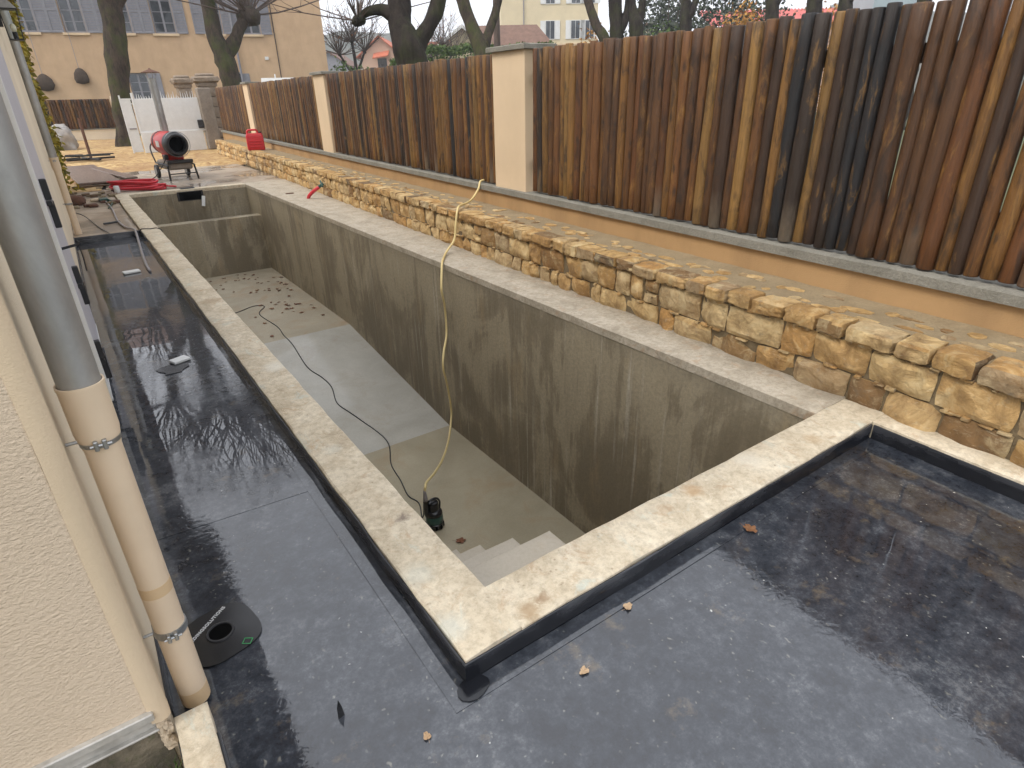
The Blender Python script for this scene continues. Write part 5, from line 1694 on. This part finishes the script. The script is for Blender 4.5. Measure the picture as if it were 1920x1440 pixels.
HRO = -.60                                      # the far houses face the camera
ph = thing('pink_house', 'small pink house with red tiled gable roof behind the fence', 'house', (37.6, 83.5, -.14), HRO)
ph['wallmat'] = 'pinkwall'
house_box(ph, 5.2, 8, 6.75, 'pinkwall')
gable_roof_x(ph, 5.2, 8, 6.75, 2.0, .6, 'roof_red')
far_window(ph, .15, 4.7, 1.1, 1.5, 'black')
pr_ = MB().add([(-.9, -1.2, 6.3), (1.2, -1.2, 6.6), (1.2, .0, 7.2), (-.9, 0, 6.9), (-.9, -1.2, 6.15), (1.2, -1.2, 6.45), (1.2, 0, 7.05), (-.9, 0, 6.75)], [(0, 1, 2, 3), (7, 6, 5, 4), (0, 4, 5, 1), (1, 5, 6, 2), (3, 7, 4, 0)])
pr_.build('porch_roof', MAT['roof_red'], ph)
MB().box(-.6, 2.4, -1.0, .0, 3.9, 4.1).build('lower_porch', MAT['roof_red'], ph)
MB().box(2.61, 8.0, 1.5, 8, 0, 6.2).build('side_wing', MAT['pinkwall'], ph)
MB().add([(2.6, .9, 6.2), (8.4, .9, 6.2), (8.4, 4.7, 8.4), (2.6, 4.7, 8.4), (8.4, 8.5, 6.2), (2.6, 8.5, 6.2)], [(0, 1, 2, 3), (3, 2, 4, 5), (1, 4, 2), (0, 3, 5)]).build('wing_roof', MAT['roof_red'], ph)
dgh = thing('grey_barn', 'dark grey barn left of the pink house', 'building', (32.3, 88.5, -.14), HRO)
dgh['wallmat'] = 'shutter_far'
house_box(dgh, 4.8, 8, 5.6, 'shutter_far')
gable_roof_x(dgh, 4.8, 8, 5.6, 1.6, .3, 'roof_brown')
cg = thing('cream_gable_house', 'low cream house with white-edged gable above the hedge', 'house', (29.2, 48.2, -.14), HRO)
cg['wallmat'] = 'creamwall'
house_box(cg, 5.2, 9, 4.85, 'creamwall')
gable_roof_x(cg, 5.2, 9, 4.85, 1.75, .5, 'roof_brown')
for s in (-1, 1):
    MB().add([(s * 3.12, -.56, 4.50), (0, -.56, 6.60), (0, -.56, 6.86), (s * 3.12, -.56, 4.76), (s * 3.12, -.51, 4.50), (0, -.51, 6.60), (0, -.51, 6.86), (s * 3.12, -.51, 4.76)], [(0, 1, 2, 3), (7, 6, 5, 4), (0, 4, 5, 1), (1, 5, 6, 2), (2, 6, 7, 3), (3, 7, 4, 0)]).build('barge_board', MAT['white'], cg)
MB().add([(0, -.3, 6.75), (6.2, -.3, 6.75), (7.6, -2.6, 5.0), (2.9, -2.6, 5.0), (6.2, 2, 6.75), (7.6, 4.4, 5.0)], [(3, 2, 1, 0), (1, 2, 5, 4)]).build('side_roof', MAT['roof_brown'], cg)
bh = thing('cream_town_house', 'tall cream town house with white shutters behind the nearest pillar', 'house', (42.6, 53.4, -.14), -.56)
bh['wallmat'] = 'creamwall'
house_box(bh, 9.7, 9, 13.0, 'creamwall')
for x in (-.3, 2.25, 4.0 - .3):
    for z in (6.55, 9.6):
        far_window(bh, x + .35, z, .85, 1.55, 'white', .48)
MB().box(-4.86, 4.86, -.05, -.004, 6.0, 6.12).build('string_course', MAT['pillar'], bh)
MB().tube([(-2.6, -.1, 5), (-2.6, -.1, 13)], .05, 6).build('downpipe', MAT['shutter_far'], bh)
MB().add([(-5.3, -.5, 13), (5.3, -.5, 13), (5.3, 4.5, 15.2), (-5.3, 4.5, 15.2), (5.3, 9.5, 13), (-5.3, 9.5, 13)], [(0, 1, 2, 3), (3, 2, 4, 5), (1, 4, 2), (0, 3, 5), (0, 5, 4, 1)]).build('roof', MAT['roof_brown'], bh)
sh = thing('red_roof_shed', 'long shed with red corrugated sheet roof behind the fence', 'shed', (43.0, 25.6, -.14), -.58)
MB().box(-6.5, 4.2, .4, 6, 0, 5.45).build('wall', MAT['pinkwall'], sh)
b = MB()
n = 90
for k in range(n + 1):
    x = -6.8 + 11.3 * k / n
    dz = .05 * math.cos(k * math.pi)
    b.v += [(x, 0, 5.45 + dz), (x, 3.6, 6.75 + dz)]
for k in range(n):
    b.f.append((2 * k, 2 * k + 2, 2 * k + 3, 2 * k + 1))
b.build('roof', MAT['roof_sheet'], sh)
MB().box(4.3, 7.4, .2, 6, 0, 7.2).build('grey_wing', MAT['greywall'], sh)
sm = thing('small_far_house', 'small pale house peeping out between the twin trunks and the conifer', 'house', (44.5, 42.0, -.14), -.75)
sm['wallmat'] = 'creamwall'
house_box(sm, 4.0, 6, 5.4, 'creamwall')
gable_roof_x(sm, 4.0, 6, 5.4, 1.5, .4, 'roof_brown')
far_window(sm, -.6, 4.2, .6, .8, 'white')
vn = thing('white_van', 'white van roof just visible above the far fence', 'van', (10.2, 32.4, -.14), -.5)
lv = [(-1.0, .35), (-1.02, 1.3), (-.95, 2.2), (-.78, 2.56), (.78, 2.56), (.95, 2.2), (1.02, 1.3), (1.0, .35)]
b = MB()
for yy in (-1.9, 2.6):
    for (y_, z_) in lv:
        b.v.append((yy, y_, z_))
for k in range(8):
    b.f.append((k, (k + 1) % 8, 8 + (k + 1) % 8, 8 + k))
b.f += [tuple(range(8)), tuple(range(15, 7, -1))]
b.build('body', MAT['white'], vn, smooth=True, angle=30)
for (x, s) in ((-1.2, -1), (-1.2, 1), (1.8, -1), (1.8, 1)):
    MB().lathe([(.18, -.1), (.33, -.1), (.33, .1), (.18, .1)], 16, Matrix.Translation((x, s * .9, .33)) @ Matrix.Rotation(R(90), 4, 'X')).build('wheel', MAT['rubber'], vn)
MB().tube([(-1.4, 0, 2.56), (-1.4, 0, 2.75)], .03, 8).build('aerial', MAT['white'], vn)

# ================================================================ hills and hazy air
b = MB()
na, nr = 110, 9
for j in range(nr):
    for i in range(na + 1):
        az = R(-55 + 175 * i / na)
        rad = 260 + 45 * j
        ridge = 34 + 17 * mnoise.noise(Vector((math.sin(az) * 4, math.cos(az) * 4, 1))) + 9 * mnoise.noise(Vector((math.sin(az) * 13, math.cos(az) * 13, 5)))
        prof_ = math.sin(min(1, j / 5) * math.pi / 2) ** 1.3
        z = -2 + ridge * prof_ + 3.0 * mnoise.noise(Vector((rad * .05, az * 50, 3))) * prof_
        b.v.append((math.sin(az) * rad, math.cos(az) * rad, z))
for j in range(nr - 1):
    for i in range(na):
        a = j * (na + 1) + i
        b.f.append((a, a + na + 1, a + na + 2, a + 1))
tag(b.build('hills', MAT['hill'], smooth=True), kind='structure')
HAZE = True
if HAZE:
    hm = bpy.data.materials.new('hazy_air')
    hm.use_nodes = True
    for n_ in list(hm.node_tree.nodes):
        if n_.type == 'BSDF_PRINCIPLED':
            hm.node_tree.nodes.remove(n_)
    pv = hm.node_tree.nodes.new('ShaderNodeVolumePrincipled')
    pv.inputs['Color'].default_value = (.93, .95, 1, 1)
    pv.inputs['Density'].default_value = .0011
    pv.inputs['Anisotropy'].default_value = .1
    hm.node_tree.links.new(pv.outputs[0], hm.node_tree.nodes['Material Output'].inputs['Volume'])
    b = MB().box(-640, 660, -80, 700, -3.5, 75)
    tag(b.build('haze', hm), kind='stuff')
